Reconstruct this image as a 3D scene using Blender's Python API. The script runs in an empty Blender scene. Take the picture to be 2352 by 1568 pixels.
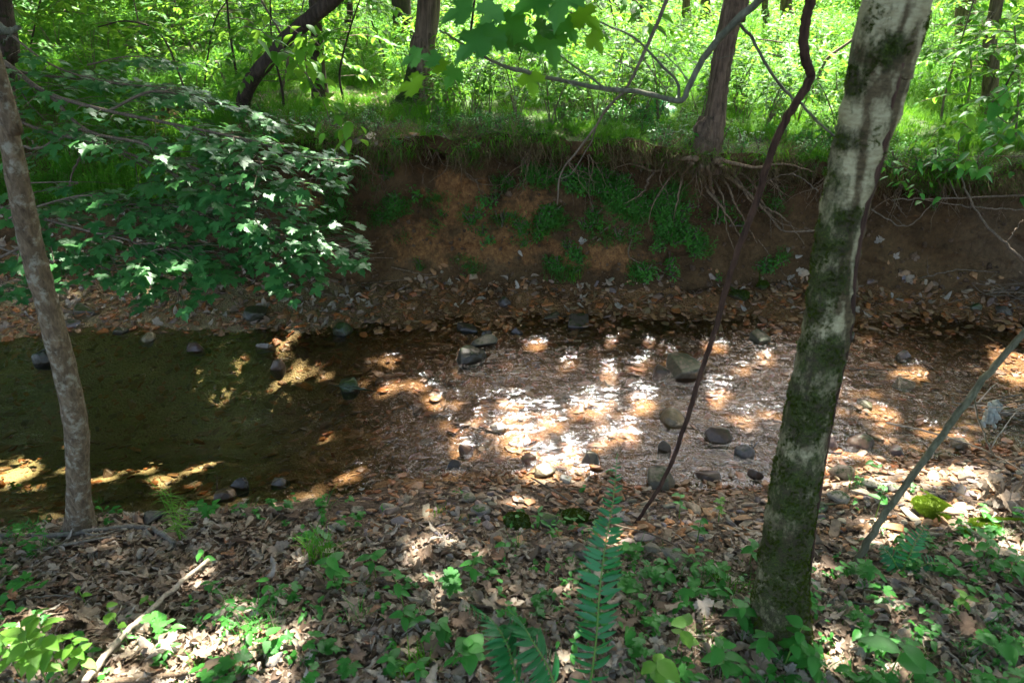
import bpy, bmesh, math, random
import numpy as np
from mathutils import Vector, Matrix, Euler, noise
from mathutils.bvhtree import BVHTree

random.seed(7); RNG = np.random.default_rng(7)
scn = bpy.context.scene
COL = scn.collection
R = math.radians
U = random.uniform

# ------------------------------------------------------------------ camera, light
CAMZ, PITCH = 2.0, R(28.0)
CAM = Vector((0, 0, CAMZ))
cam = bpy.data.cameras.new('camera'); camo = bpy.data.objects.new('camera', cam); COL.objects.link(camo)
camo.location = CAM; camo.rotation_euler = (math.pi/2 - PITCH, 0, 0)
cam.sensor_width = 36; cam.lens = 24; cam.clip_start = 0.02; cam.clip_end = 500
cam.dof.use_dof = True; cam.dof.focus_distance = 3.6; cam.dof.aperture_fstop = 4.5
scn.camera = camo

SUN_EL, SUN_AZ = R(61), R(16)
S = Vector((math.sin(SUN_AZ)*math.cos(SUN_EL), math.cos(SUN_AZ)*math.cos(SUN_EL), math.sin(SUN_EL)))
w = bpy.data.worlds.new('World'); scn.world = w; w.use_nodes = True
nt = w.node_tree; bg = nt.nodes['Background']
sky = nt.nodes.new('ShaderNodeTexSky'); sky.sky_type = 'NISHITA'; sky.sun_disc = False
sky.air_density = 1.0; sky.dust_density = 5.0; sky.ozone_density = .35; sky.sun_elevation = SUN_EL; sky.sun_rotation = SUN_AZ
nt.links.new(sky.outputs[0], bg.inputs[0]); bg.inputs[1].default_value = 0.11
sl = bpy.data.lights.new('sun', 'SUN'); sl.energy = 4.8; sl.angle = R(0.53); sl.color = (1, 0.95, 0.87)
so = bpy.data.objects.new('sun', sl); COL.objects.link(so); so.rotation_euler = S.to_track_quat('Z', 'Y').to_euler()
so.location = (0, 0, 20)
scn.view_settings.view_transform = 'Standard'; scn.view_settings.look = 'None'
scn.view_settings.gamma = 1; scn.view_settings.use_curve_mapping = False
scn.view_settings.exposure = 3.0
cy = scn.cycles
cy.max_bounces = 7; cy.diffuse_bounces = 4; cy.glossy_bounces = 3; cy.transmission_bounces = 4; cy.transparent_max_bounces = 8
cy.sample_clamp_indirect = 4; cy.caustics_reflective = False; cy.caustics_refractive = False
cy.use_denoising = True

# ------------------------------------------------------------------ helpers
W_, H_ = 2352.0, 1568.0
FPX = W_*24/36
Fv = Vector((0, math.cos(PITCH), -math.sin(PITCH))); Uv = Vector((0, math.sin(PITCH), math.cos(PITCH)))
def ray(px, py):
    return Fv + Vector(((px-W_/2)/FPX, 0, 0)) + Uv*(-(py-H_/2)/FPX)
def pt(px, py, y):          # a place in the world seen in that direction, y metres ahead
    d = ray(px, py); return CAM + d*(y/d.y)
def zp(px, py, z=0.0):      # ... on a level plane
    d = ray(px, py); return CAM + d*((z-CAMZ)/d.z)
def depth(p): return (p-CAM).dot(Fv)
def nz(x, y, z=0.0): return noise.noise(Vector((x, y, z)))
def fbm(x, y, z=0.0, o=4): return noise.fractal(Vector((x, y, z)), 1.0, 2.0, o)
def sm(a, b, x):
    t = min(1, max(0, (x-a)/(b-a))); return t*t*(3-2*t)

def tag(o, label=None, cat=None, group=None, kind=None):
    if label: o['label'] = label
    if cat: o['category'] = cat
    if group: o['group'] = group
    if kind: o['kind'] = kind
    return o
def empty(name, loc, label=None, cat=None, group=None):
    o = bpy.data.objects.new(name, None); COL.objects.link(o); o.location = loc
    o.empty_display_size = 0.1
    return tag(o, label, cat, group)
def mk(name, mesh, parent=None, loc=None, rot=None, scl=None):
    o = bpy.data.objects.new(name, mesh); COL.objects.link(o)
    if parent is not None:
        o.parent = parent
        if loc is None: o.location = -parent.location      # mesh given in world coordinates
        else: o.location = Vector(loc) - parent.location
    elif loc is not None: o.location = loc
    if rot is not None: o.rotation_euler = rot
    if scl is not None: o.scale = scl if hasattr(scl, '__len__') else (scl,)*3
    return o

class MB:
    def __init__(s): s.v = []; s.f = []; s.m = []; s.n = 0
    def add(s, verts, faces, M=None, mi=0):
        a = np.asarray(verts, float)
        if M is not None:
            m = np.array(M); a = a @ m[:3, :3].T + m[:3, 3]
        s.v.append(a); n = s.n; s.f += [tuple(i+n for i in f) for f in faces]; s.m += [mi]*len(faces); s.n += len(a)
    def tube(s, pts, rad, seg=6, mi=0, rough=0.0, fr=6.0, caps=True):
        pts = [Vector(p) for p in pts]; n = len(pts)
        if not hasattr(rad, '__len__'): rad = [rad]*n
        up = Vector((0.13, 0.21, 0.97)); vs = []; fs = []; base = s.n
        T0 = (pts[1]-pts[0]).normalized(); X = T0.cross(Vector((0.9, 0.3, 0.1))).normalized()
        sd = U(0, 50)
        for i, p in enumerate(pts):
            T = (pts[min(i+1, n-1)]-pts[max(i-1, 0)]).normalized()
            X = (X - T*X.dot(T)).normalized(); Y = T.cross(X)
            for k in range(seg):
                a = 2*math.pi*k/seg
                r = rad[i]
                if rough: r *= 1 + rough*nz(math.cos(a)*1.3+sd, math.sin(a)*1.3, i*0.35*fr/6+sd)
                vs.append(p + X*(r*math.cos(a)) + Y*(r*math.sin(a)))
        for i in range(n-1):
            for k in range(seg):
                k2 = (k+1) % seg
                fs.append((i*seg+k, i*seg+k2, (i+1)*seg+k2, (i+1)*seg+k))
        if caps:
            fs.append(tuple(range(seg-1, -1, -1))); fs.append(tuple((n-1)*seg+k for k in range(seg)))
        s.add([tuple(v) for v in vs], fs, None, mi)
    def mesh(s, name, mats, smooth=True):
        me = bpy.data.meshes.new(name)
        V = np.concatenate(s.v) if s.v else np.zeros((0, 3))
        me.from_pydata(V.tolist(), [], s.f)
        for m in (mats if isinstance(mats, (list, tuple)) else [mats]): me.materials.append(m)
        me.polygons.foreach_set('material_index', np.array(s.m, dtype=np.int32))
        if smooth: me.polygons.foreach_set('use_smooth', np.ones(len(s.f), dtype=bool))
        me.update(); return me

def spline(pts, n):          # Catmull-Rom through control points (any dimension)
    P = np.array(pts, float); P = np.vstack([2*P[0]-P[1], P, 2*P[-1]-P[-2]]); out = []
    segs = len(P)-3
    for i in range(n):
        t = i/(n-1)*segs; k = min(int(t), segs-1); u = t-k
        a, b, c, d = P[k:k+4]
        out.append(0.5*((2*b)+(-a+c)*u+(2*a-5*b+4*c-d)*u*u+(-a+3*b-3*c+d)*u**3))
    return np.array(out)

# ------------------------------------------------------------------ materials
def newmat(name):
    m = bpy.data.materials.new(name); m.use_nodes = True
    nt = m.node_tree; nt.nodes.clear()
    out = nt.nodes.new('ShaderNodeOutputMaterial'); return m, nt, out
class N:
    def __init__(s, nt): s.nt = nt
    def n(s, t, **kw):
        x = s.nt.nodes.new('ShaderNode'+t)
        for k, v in kw.items():
            if hasattr(x, k): setattr(x, k, v)
        return x
    def l(s, a, b): s.nt.links.new(a, b)
    def noise(s, vec, scale, det=4, rough=.55, dist=0):
        x = s.n('TexNoise'); x.inputs['Scale'].default_value = scale; x.inputs['Detail'].default_value = det
        x.inputs['Roughness'].default_value = rough; x.inputs['Distortion'].default_value = dist
        if vec is not None: s.l(vec, x.inputs['Vector'])
        return x.outputs['Fac']
    def ramp(s, fac, stops, interp='LINEAR'):
        x = s.n('ValToRGB'); cr = x.color_ramp; cr.interpolation = interp
        while len(cr.elements) < len(stops): cr.elements.new(0.5)
        for e, (p, c) in zip(cr.elements, stops):
            e.position = p; e.color = (c[0], c[1], c[2], 1) if hasattr(c, '__len__') else (c, c, c, 1)
        s.l(fac, x.inputs[0]); return x.outputs[0]
    def mix(s, fac, a, b, mode='MIX'):
        x = s.n('MixRGB', blend_type=mode)
        for i, v in ((0, fac), (1, a), (2, b)):
            if isinstance(v, (int, float)): x.inputs[i].default_value = v
            elif isinstance(v, tuple): x.inputs[i].default_value = (*v, 1)
            else: s.l(v, x.inputs[i])
        return x.outputs[0]
    def math(s, op, a, b=0.0, c=None):
        x = s.n('Math', operation=op)
        for i, v in enumerate((a, b, c)):
            if v is None: continue
            if isinstance(v, (int, float)): x.inputs[i].default_value = v
            else: s.l(v, x.inputs[i])
        return x.outputs[0]
    def mapping(s, vec, scale=(1, 1, 1), rot=(0, 0, 0)):
        x = s.n('Mapping'); x.inputs['Scale'].default_value = scale; x.inputs['Rotation'].default_value = rot
        s.l(vec, x.inputs[0]); return x.outputs[0]
    def bump(s, h, strength, dist=0.01):
        x = s.n('Bump'); x.inputs['Strength'].default_value = strength; x.inputs['Distance'].default_value = dist
        s.l(h, x.inputs['Height']); return x.outputs[0]
    def pr(s, col, rough, spec=.5, nrm=None):
        x = s.n('BsdfPrincipled')
        if isinstance(col, tuple): x.inputs['Base Color'].default_value = (*col, 1)
        else: s.l(col, x.inputs['Base Color'])
        if isinstance(rough, (int, float)): x.inputs['Roughness'].default_value = rough
        else: s.l(rough, x.inputs['Roughness'])
        x.inputs['Specular IOR Level'].default_value = spec
        if nrm is not None: s.l(nrm, x.inputs['Normal'])
        return x.outputs[0]

def leaf_mat(name, c1, c2, trans=.35, rough=.42, spec=.5, tcol=None, vein=True):
    m, nt, out = newmat(name); g = N(nt)
    oi = g.n('ObjectInfo'); tc = g.n('TexCoord'); geo = g.n('NewGeometry')
    nf = g.noise(geo.outputs['Position'], 9.0, 2)
    f = g.math('ADD', g.math('MULTIPLY', oi.outputs['Random'], .6), g.math('MULTIPLY', nf, .5))
    col = g.ramp(f, [(0.15, c1), (0.9, c2)])
    nrm = None
    if vein:
        nn = g.noise(tc.outputs['Object'], 60, 2); nrm = g.bump(nn, .25, .003)
    b = g.pr(col, rough, spec, nrm)
    t = g.n('BsdfTranslucent')
    tc2 = tcol or (min(1, c2[0]*2.6+.03), min(1, c2[1]*2.0), c2[2]*.8)
    tcl = g.mix(.5, col, tc2); g.l(tcl, t.inputs[0])
    mx = g.n('MixShader'); mx.inputs[0].default_value = trans; g.l(b, mx.inputs[1]); g.l(t.outputs[0], mx.inputs[2])
    g.l(mx.outputs[0], out.inputs[0]); return m

M = {}
M['maple'] = leaf_mat('maple_leaf', (.022, .12, .030), (.085, .27, .062), .3, .38, .6, (.16, .42, .05))
M['maple_near'] = leaf_mat('near_maple_leaf', (.03, .16, .03), (.06, .26, .04), .4, .45, .4, (.25, .55, .05))
M['canopy'] = leaf_mat('canopy_leaf', (.05, .16, .02), (.11, .27, .03), .3, .5, .4, (.2, .4, .05), False)
M['shrub'] = leaf_mat('shrub_leaf', (.022, .12, .010), (.10, .30, .022), .45, .5, .22, (.35, .62, .06), False)
M['grass'] = leaf_mat('grass_blade', (.022, .13, .010), (.075, .26, .018), .42, .55, .2, (.25, .55, .04), False)
M['moss_grass'] = leaf_mat('short_grass', (.035, .16, .01), (.10, .30, .015), .35, .6, .2, (.28, .55, .03), False)
M['bankplant'] = leaf_mat('bank_plant_leaf', (.03, .12, .012), (.06, .22, .02), .25, .5, .3, (.08, .3, .03), False)
M['straw'] = leaf_mat('dead_grass', (.07, .05, .02), (.22, .17, .08), .2, .7, .2, (.2, .15, .06), False)
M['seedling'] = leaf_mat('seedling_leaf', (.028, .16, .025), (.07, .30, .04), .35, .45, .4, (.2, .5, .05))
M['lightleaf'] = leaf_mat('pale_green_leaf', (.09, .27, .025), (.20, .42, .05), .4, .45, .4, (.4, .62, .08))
M['fern'] = leaf_mat('fern_leaflet', (.01, .12, .03), (.025, .20, .05), .25, .38, .5, (.06, .35, .05))
M['stem'] = leaf_mat('green_stem', (.08, .2, .03), (.16, .28, .05), .1, .5, .4, None, False)

def litter_mat():
    m, nt, out = newmat('dead_leaf'); g = N(nt); oi = g.n('ObjectInfo'); geo = g.n('NewGeometry')
    col = g.ramp(oi.outputs['Random'], [(0, (.12, .075, .045)), (.2, (.27, .19, .12)), (.42, (.42, .34, .24)), (.56, (.20, .125, .075)), (.72, (.50, .43, .33)), (.9, (.34, .29, .23)), (1, (.32, .16, .08))])
    nf = g.noise(geo.outputs['Position'], 70, 4, .7)
    col = g.mix(.7, col, g.ramp(nf, [(.25, .45), (.7, 1.15)]), 'MULTIPLY')
    b = g.pr(col, .65, .3, g.bump(nf, .5, .004))
    t = g.n('BsdfTranslucent'); g.l(col, t.inputs[0])
    mx = g.n('MixShader'); mx.inputs[0].default_value = .15; g.l(b, mx.inputs[1]); g.l(t.outputs[0], mx.inputs[2])
    g.l(mx.outputs[0], out.inputs[0]); return m
M['litter'] = litter_mat()

def stone_mat(name='stone', stops=None, sat=1.0, moss=0.0, bright=1.0, wetc=(.76, .52, .33)):
    m, nt, out = newmat(name); g = N(nt); oi = g.n('ObjectInfo'); geo = g.n('NewGeometry'); tc = g.n('TexCoord')
    stops = stops or [(0, (.30, .12, .04)), (.16, (.42, .23, .10)), (.30, (.20, .15, .10)), (.44, (.44, .33, .21)), (.56, (.17, .15, .16)), (.66, (.34, .25, .20)), (.76, (.22, .21, .14)), (.88, (.42, .35, .25)), (1, (.44, .20, .07))]
    col = g.ramp(oi.outputs['Random'], stops)
    n1 = g.noise(geo.outputs['Position'], 45, 5, .65); n2 = g.noise(geo.outputs['Position'], 220, 3, .6)
    col = g.mix(.8, col, g.ramp(n1, [(.25, .5*bright), (.72, 1.3*bright)]), 'MULTIPLY')
    col = g.mix(.35, col, g.ramp(n2, [(.3, .5), (.7, 1.25)]), 'MULTIPLY')
    if moss:
        nm = g.noise(geo.outputs['Position'], 22, 4, .7); sep = g.n('SeparateXYZ'); g.l(geo.outputs['Normal'], sep.inputs[0])
        mf = g.math('ADD', g.math('MULTIPLY', sep.outputs[2], .35), nm)
        mf = g.ramp(mf, [(max(0, .95-moss*.55), 0.0), (min(1, 1.05-moss*.55), 1.0)])
        nm2 = g.noise(geo.outputs['Position'], 160, 3)
        col = g.mix(mf, col, g.ramp(nm2, [(.3, (.015, .04, .006)), (.75, (.06, .11, .012))] if moss < 1.5 else [(.3, (.07, .12, .006)), (.75, (.22, .31, .015))]))
    sp = g.n('SeparateXYZ'); g.l(geo.outputs['Position'], sp.inputs[0])
    wet = g.ramp(g.math('ADD', g.math('MULTIPLY', sp.outputs[2], 5.0), .12), [(.35, 1.0), (.95, 0.0)])   # damp up to a finger above the water
    col = g.mix(wet, col, g.mix(1.0, col, wetc, 'MULTIPLY'))
    ro = g.math('MULTIPLY_ADD', wet, -.42, .78)
    hb = g.math('ADD', g.math('MULTIPLY', n1, 1.0), g.math('MULTIPLY', n2, .4))
    b = g.pr(col, ro, .45, g.bump(hb, .6, .006)); g.l(b, out.inputs[0]); return m
M['stone'] = stone_mat()
M['moss_stone'] = stone_mat('mossy_stone', [(0, (.10, .10, .07)), (1, (.17, .15, .11))], moss=.75)

def flat_stone(name, c, moss=0.0):
    return stone_mat(name, [(0, c), (1, tuple(x*1.06 for x in c))], moss=moss, wetc=(.58, .52, .46))

def bark_mat(name, c1, c2, sc=(1, 1, .15), scale=60, strength=.8, moss=None, dist=.012, lich=None):
    m, nt, out = newmat(name); g = N(nt); tc = g.n('TexCoord'); geo = g.n('NewGeometry')
    v = g.mapping(geo.outputs['Position'], sc)
    n1 = g.noise(v, scale, 6, .65, .4); n2 = g.noise(geo.outputs['Position'], 12, 4, .6)
    col = g.ramp(n1, [(.32, c1), (.68, c2)])
    col = g.mix(.6, col, g.ramp(n2, [(.3, .6), (.7, 1.2)]), 'MULTIPLY')
    if lich:
        nl = g.noise(geo.outputs['Position'], 30, 5, .7); col = g.mix(g.ramp(nl, [(.52, 0.0), (.62, .7)]), col, lich)
    h = n1
    if moss:
        at = g.n('Attribute', attribute_name='moss')
        nm = g.noise(geo.outputs['Position'], 26, 5, .7)
        mf = g.math('ADD', at.outputs['Fac'], g.math('MULTIPLY', nm, .9)); mf = g.ramp(mf, [(.82, 0.0), (.96, 1.0)])
        nm2 = g.noise(geo.outputs['Position'], 240, 3)
        col = g.mix(mf, col, g.ramp(nm2, [(.25, (.012, .03, .004)), (.75, moss)]))
        h = g.math('ADD', n1, g.math('MULTIPLY', g.math('MULTIPLY', mf, nm2), 2.0))
    b = g.pr(col, .85, .25, g.bump(h, strength, dist)); g.l(b, out.inputs[0]); return m
M['bark_brown'] = bark_mat('brown_bark', (.065, .045, .025), (.24, .175, .105), (1, 1, .35), 80, 1.0, moss=(.07, .10, .015), lich=(.33, .31, .23))
M['bark_dark'] = bark_mat('dark_bark', (.022, .015, .010), (.085, .058, .04), (1, 1, .12), 50, 1.0, moss=(.07, .15, .015))
M['bark_oak'] = bark_mat('furrowed_bark', (.05, .033, .022), (.24, .165, .11), (1, 1, .09), 42, 1.0, moss=(.07, .12, .02), dist=.03)
M['vine'] = bark_mat('vine_bark', (.028, .014, .009), (.11, .06, .038), (1, 1, .1), 90, 1.0)
M['twig'] = bark_mat('twig_bark', (.08, .06, .04), (.22, .17, .12), (1, 1, .4), 90, .4)
M['twig_grey'] = bark_mat('grey_twig_bark', (.07, .07, .045), (.19, .19, .13), (1, 1, .4), 60, .4)
M['root'] = bark_mat('root_bark', (.07, .046, .026), (.27, .19, .115), (1, 1, .4), 80, .6)
M['pale_stick'] = bark_mat('peeled_stick', (.30, .24, .17), (.55, .47, .36), (1, 1, .3), 60, .4)
M['grey_stick'] = bark_mat('weathered_stick', (.12, .10, .075), (.30, .27, .21), (1, 1, .3), 60, .6)
M['green_stick'] = bark_mat('algae_covered_stick', (.075, .075, .04), (.19, .18, .11), (1, 1, .3), 70, .6)

def sycamore_mat():
    m, nt, out = newmat('pale_mottled_bark'); g = N(nt); geo = g.n('NewGeometry')
    P = geo.outputs['Position']
    fine = g.noise(g.mapping(P, (1, 1, 3.0)), 55, 5, .7)
    col = g.ramp(fine, [(.3, (.24, .20, .10)), (.55, (.40, .36, .20)), (.8, (.50, .46, .29))])
    st = g.n('Attribute', attribute_name='stain')
    ns = g.noise(g.mapping(P, (1, 1, .6)), 40, 7, .8)
    sf = g.ramp(g.math('ADD', g.math('MULTIPLY', st.outputs['Fac'], .75), g.math('MULTIPLY_ADD', ns, 1.5, -.45)), [(.42, 0.0), (.85, 1.0)])
    col = g.mix(sf, col, g.ramp(fine, [(.3, (.04, .03, .012)), (.75, (.15, .11, .05))]))
    at = g.n('Attribute', attribute_name='moss')
    nm = g.noise(g.mapping(P, (1, 1, .55)), 34, 7, .82)
    mf = g.ramp(g.math('ADD', g.math('MULTIPLY', at.outputs['Fac'], .75), g.math('MULTIPLY_ADD', nm, 2.0, -.65)), [(.46, 0.0), (.80, .95)])
    nm2 = g.noise(P, 260, 3); nm3 = g.noise(P, 28, 4, .7)
    mcol = g.mix(g.ramp(nm3, [(.4, 0.0), (.62, 1.0)]), g.ramp(nm2, [(.25, (.010, .018, .002)), (.55, (.035, .06, .004)), (.8, (.13, .19, .012))]), g.ramp(nm2, [(.25, (.018, .014, .007)), (.75, (.07, .055, .025))]))
    col = g.mix(mf, col, mcol)
    h = g.math('ADD', fine, g.math('MULTIPLY', g.math('MULTIPLY', mf, nm2), 2.5))
    b = g.pr(col, .75, .3, g.bump(h, .7, .006)); g.l(b, out.inputs[0]); return m
M['sycamore'] = sycamore_mat()

def soil_mat(name, c1, c2, c3, scale=14, lifted_silt=None, strength=.8):
    m, nt, out = newmat(name); g = N(nt); geo = g.n('NewGeometry'); P = geo.outputs['Position']
    n1 = g.noise(P, scale*.25, 5, .6); n2 = g.noise(P, scale*4, 5, .7)
    vo = g.n('TexVoronoi'); vo.inputs['Scale'].default_value = scale*5; g.l(P, vo.inputs['Vector'])
    col = g.ramp(n1, [(.3, c1), (.5, c2), (.72, c3)])
    col = g.mix(.7, col, g.ramp(n2, [(.28, .45), (.72, 1.3)]), 'MULTIPLY')
    if lifted_silt:  # olive silt, its colour paled to brighten the shaded pool
        at = g.n('Attribute', attribute_name='pool'); col = g.mix(g.math('MULTIPLY', at.outputs['Fac'], .65), col, g.ramp(n2, [(.3, tuple(x*.6 for x in lifted_silt)), (.7, lifted_silt)]))
    h = g.math('ADD', n2, g.math('MULTIPLY', vo.outputs['Distance'], -1.0))
    b = g.pr(col, .8, .3, g.bump(h, strength, .012)); g.l(b, out.inputs[0]); return m
M['litter_soil'] = soil_mat('leaf_mould', (.05, .032, .02), (.12, .08, .05), (.19, .14, .09))
M['bed'] = soil_mat('stream_bed_gravel', (.085, .043, .017), (.19, .095, .034), (.29, .155, .06), 16, (.40, .33, .17))
M['floor'] = soil_mat('forest_floor_soil', (.03, .05, .012), (.06, .10, .02), (.09, .07, .03))

def bank_mat():
    m, nt, out = newmat('clay_bank'); g = N(nt); geo = g.n('NewGeometry'); P = geo.outputs['Position']
    n1 = g.noise(P, 2.2, 4, .6); n2 = g.noise(g.mapping(P, (1, 1, .7)), 40, 6, .75); n3 = g.noise(P, 9, 4, .6)
    col = g.ramp(n1, [(.3, (.045, .026, .011)), (.5, (.11, .062, .025)), (.7, (.18, .11, .048))])
    at = g.n('Attribute', attribute_name='clay')
    col = g.mix(g.ramp(g.math('ADD', at.outputs['Fac'], g.math('MULTIPLY_ADD', n3, 1.8, -.6)), [(.65, 0.0), (1.05, .9)]), col, g.ramp(n2, [(.3, (.19, .085, .03)), (.7, (.36, .18, .065))]))
    col = g.mix(.85, col, g.ramp(n2, [(.28, .4), (.72, 1.3)]), 'MULTIPLY')
    gm = g.n('Attribute', attribute_name='grey')
    col = g.mix(gm.outputs['Fac'], col, g.ramp(n2, [(.3, (.10, .08, .055)), (.7, (.22, .18, .12))]))
    h = g.math('ADD', n2, g.math('MULTIPLY', n3, 2.0))
    b = g.pr(col, .88, .2, g.bump(h, .9, .02)); g.l(b, out.inputs[0]); return m
M['bank'] = bank_mat()

def water_mat():
    m, nt, out = newmat('clear_stream_water'); g = N(nt); geo = g.n('NewGeometry'); P = geo.outputs['Position']
    at = g.n('Attribute', attribute_name='riffle')
    v = g.mapping(P, (.8, 2.1, 1), (0, 0, R(-16)))
    w1 = g.noise(v, 11, 4, .55, 1.2); w2 = g.noise(v, 4.5, 3, .5, .8); w3 = g.noise(v, 30, 2, .5, .6)
    h = g.math('ADD', w1, g.math('ADD', g.math('MULTIPLY', w2, 1.6), g.math('MULTIPLY', w3, .30)))
    st = g.math('MULTIPLY_ADD', at.outputs['Fac'], .22, .22)
    bp = g.n('Bump'); bp.inputs['Distance'].default_value = .03; g.l(h, bp.inputs['Height']); g.l(st, bp.inputs['Strength'])
    fr = g.n('Fresnel'); fr.inputs['IOR'].default_value = 1.36; g.l(bp.outputs[0], fr.inputs['Normal'])
    gl = g.n('BsdfGlossy'); gl.inputs['Roughness'].default_value = .10; g.l(bp.outputs[0], gl.inputs['Normal'])
    tr = g.n('BsdfTransparent')
    pool = g.n('Attribute', attribute_name='pool')
    g.l(g.mix(pool.outputs['Fac'], (.99, .95, .88), (.95, .95, .78)), tr.inputs[0])
    mx = g.n('MixShader'); g.l(g.math('MULTIPLY_ADD', fr.outputs[0], 1.5, .004), mx.inputs[0]); g.l(tr.outputs[0], mx.inputs[1]); g.l(gl.outputs[0], mx.inputs[2])
    g.l(mx.outputs[0], out.inputs[0]); return m
M['water'] = water_mat()

def plain(name, c, rough=.6, spec=.4, bscale=None):
    m, nt, out = newmat(name); g = N(nt); nrm = None; geo = g.n('NewGeometry')
    nn = g.noise(geo.outputs['Position'], bscale or 80, 4)
    col = g.mix(.5, c, g.ramp(nn, [(.3, .6), (.7, 1.15)]), 'MULTIPLY')
    g.l(g.pr(col, rough, spec, g.bump(nn, .4, .004)), out.inputs[0]); return m
M['rag'] = plain('pale_plastic', (.42, .45, .38), .5)

# ------------------------------------------------------------------ ground
def edge(pairs, z=0.0):
    P = [zp(a, b, z) for a, b in pairs]; P.sort(key=lambda p: p.x)
    X = [p.x for p in P]; Y = [p.y for p in P]
    return lambda x: float(np.interp(x, X, Y))
near_e = edge([(0, 1210), (120, 1215), (230, 1185), (560, 1165), (800, 1130), (1000, 1105), (1200, 1100), (1450, 1112), (1650, 1120), (1800, 1105), (2000, 1070), (2200, 1050), (2352, 1030)])
far_w = edge([(0, 770), (100, 765), (230, 745), (400, 750), (560, 755), (700, 755), (850, 740), (1200, 722), (1500, 718), (1800, 722), (2100, 720), (2352, 745)])
foot = edge([(0, 640), (400, 640), (700, 645), (900, 645), (1200, 655), (1500, 665), (1800, 645), (2100, 665), (2352, 690)], .07)
lipx = [(500, 320), (600, 320), (900, 318), (1200, 318), (1450, 330), (1600, 352), (1700, 365), (1900, 380), (2050, 392), (2352, 392)]
LY = [foot(pt(a, 600, 4.6).x)+.10 for a, b in lipx]
LP = [pt(a, b, y) for (a, b), y in zip(lipx, LY)]
lip_z = lambda x: float(np.interp(x, [p.x for p in LP], [p.z for p in LP]))
def far_floor(x, y):
    return .022*max(0, y-5) + .06*nz(x*.35, y*.35, 3)*min(1, (y-4.5)*.5) + .25*nz(x*.06, y*.06, 9)*sm(8, 25, y)
segs = [10, 24, 34, 14, 14, 26, 30, 10, 9, 26, 7, 7, 6, 26, 46]
def profile(x):
    ye, yw, yf = near_e(x), far_w(x), foot(x)
    yf += .05*nz(x*1.7, 1.3) + .03*nz(x*5, 2); yw = min(yw, yf-.04)
    yl = foot(x)+.10 + .20*nz(x*1.1, 5.5) + .09*nz(x*4.5, 7.5) + .04*nz(x*11, 3.3); zl = lip_z(x) + .08*nz(x*1.6, 8.8) + .03*nz(x*6, 2.2)
    B = sm(-3.0, -1.5, x); B = min(B, 1)
    under = B*(.6+.4*nz(x*.9, 4.4))*(1-.35*sm(-.6, -.1, x)*sm(.6, .2, x))
    pool = sm(-.6, -1.7, x)
    ridge = .0 if x > 0 else .04*sm(-.5, -1.5, x)
    ym = ye + (yw-ye)*.5
    gent = lambda k: (yf + .25 + k*2.2, .07 + (zl-.05)*k)
    K = [(-4, .95), (.3, .46), (1.35, .36+.05*sm(1, 2.5, x)), (ye-.22, .10+ridge*1.6+.03*sm(.8, 2, x)), (ye, 0), (ye+.28, -.05-.06*pool),
         (ym, -.075-.18*pool+.035*sm(1.0, 2.0, x)), (yw, 0), (yf, .07)]
    F = [(yf+.10, .30*zl), (yl+.04+.26*under, .78*zl), (yl+.06+.42*under, zl-.15), (yl-.03, zl-.085), (yl-.02, zl+.01), (yl+1.0, zl+.03+far_floor(x, yl+1)), (62, zl+.03+far_floor(x, 62))]
    G = [gent(.12), gent(.45), gent(.7), gent(.8), gent(.9), (yf+3.4, zl+.03+far_floor(x, yf+3.4)), F[-1]]
    for a, b in zip(F, G): K.append((b[0]+(a[0]-b[0])*B, b[1]+(a[1]-b[1])*B))
    return K, B, pool
xs = list(np.arange(-5, 5.001, .042))
e = 5.0; step = .07
while e < 62: e += step; step *= 1.22; xs += [e, -e]
xs = sorted(xs)
rows = []; NR = sum(segs)+1
grid = np.zeros((len(xs), NR, 3)); cuts = np.cumsum([0]+segs)
for i, x in enumerate(xs):
    K, B, pool = profile(x)
    r = 0
    for s_, n_ in enumerate(segs):
        a, b = K[s_], K[s_+1]
        for j in range(n_ + (1 if s_ == len(segs)-1 else 0)):
            t = j/n_
            if s_ == len(segs)-1: y = a[0]+(b[0]-a[0])*t**2.2; z = a[1] + far_floor(x, y) - far_floor(x, a[0])
            else:
                tt = t; y = a[0]+(b[0]-a[0])*tt; z = a[1]+(b[1]-a[1])*(t if s_ not in (3, 4, 5, 6) else t*t*(3-2*t)*.5+t*.5)
            grid[i, r] = (x, y, z); r += 1
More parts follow.
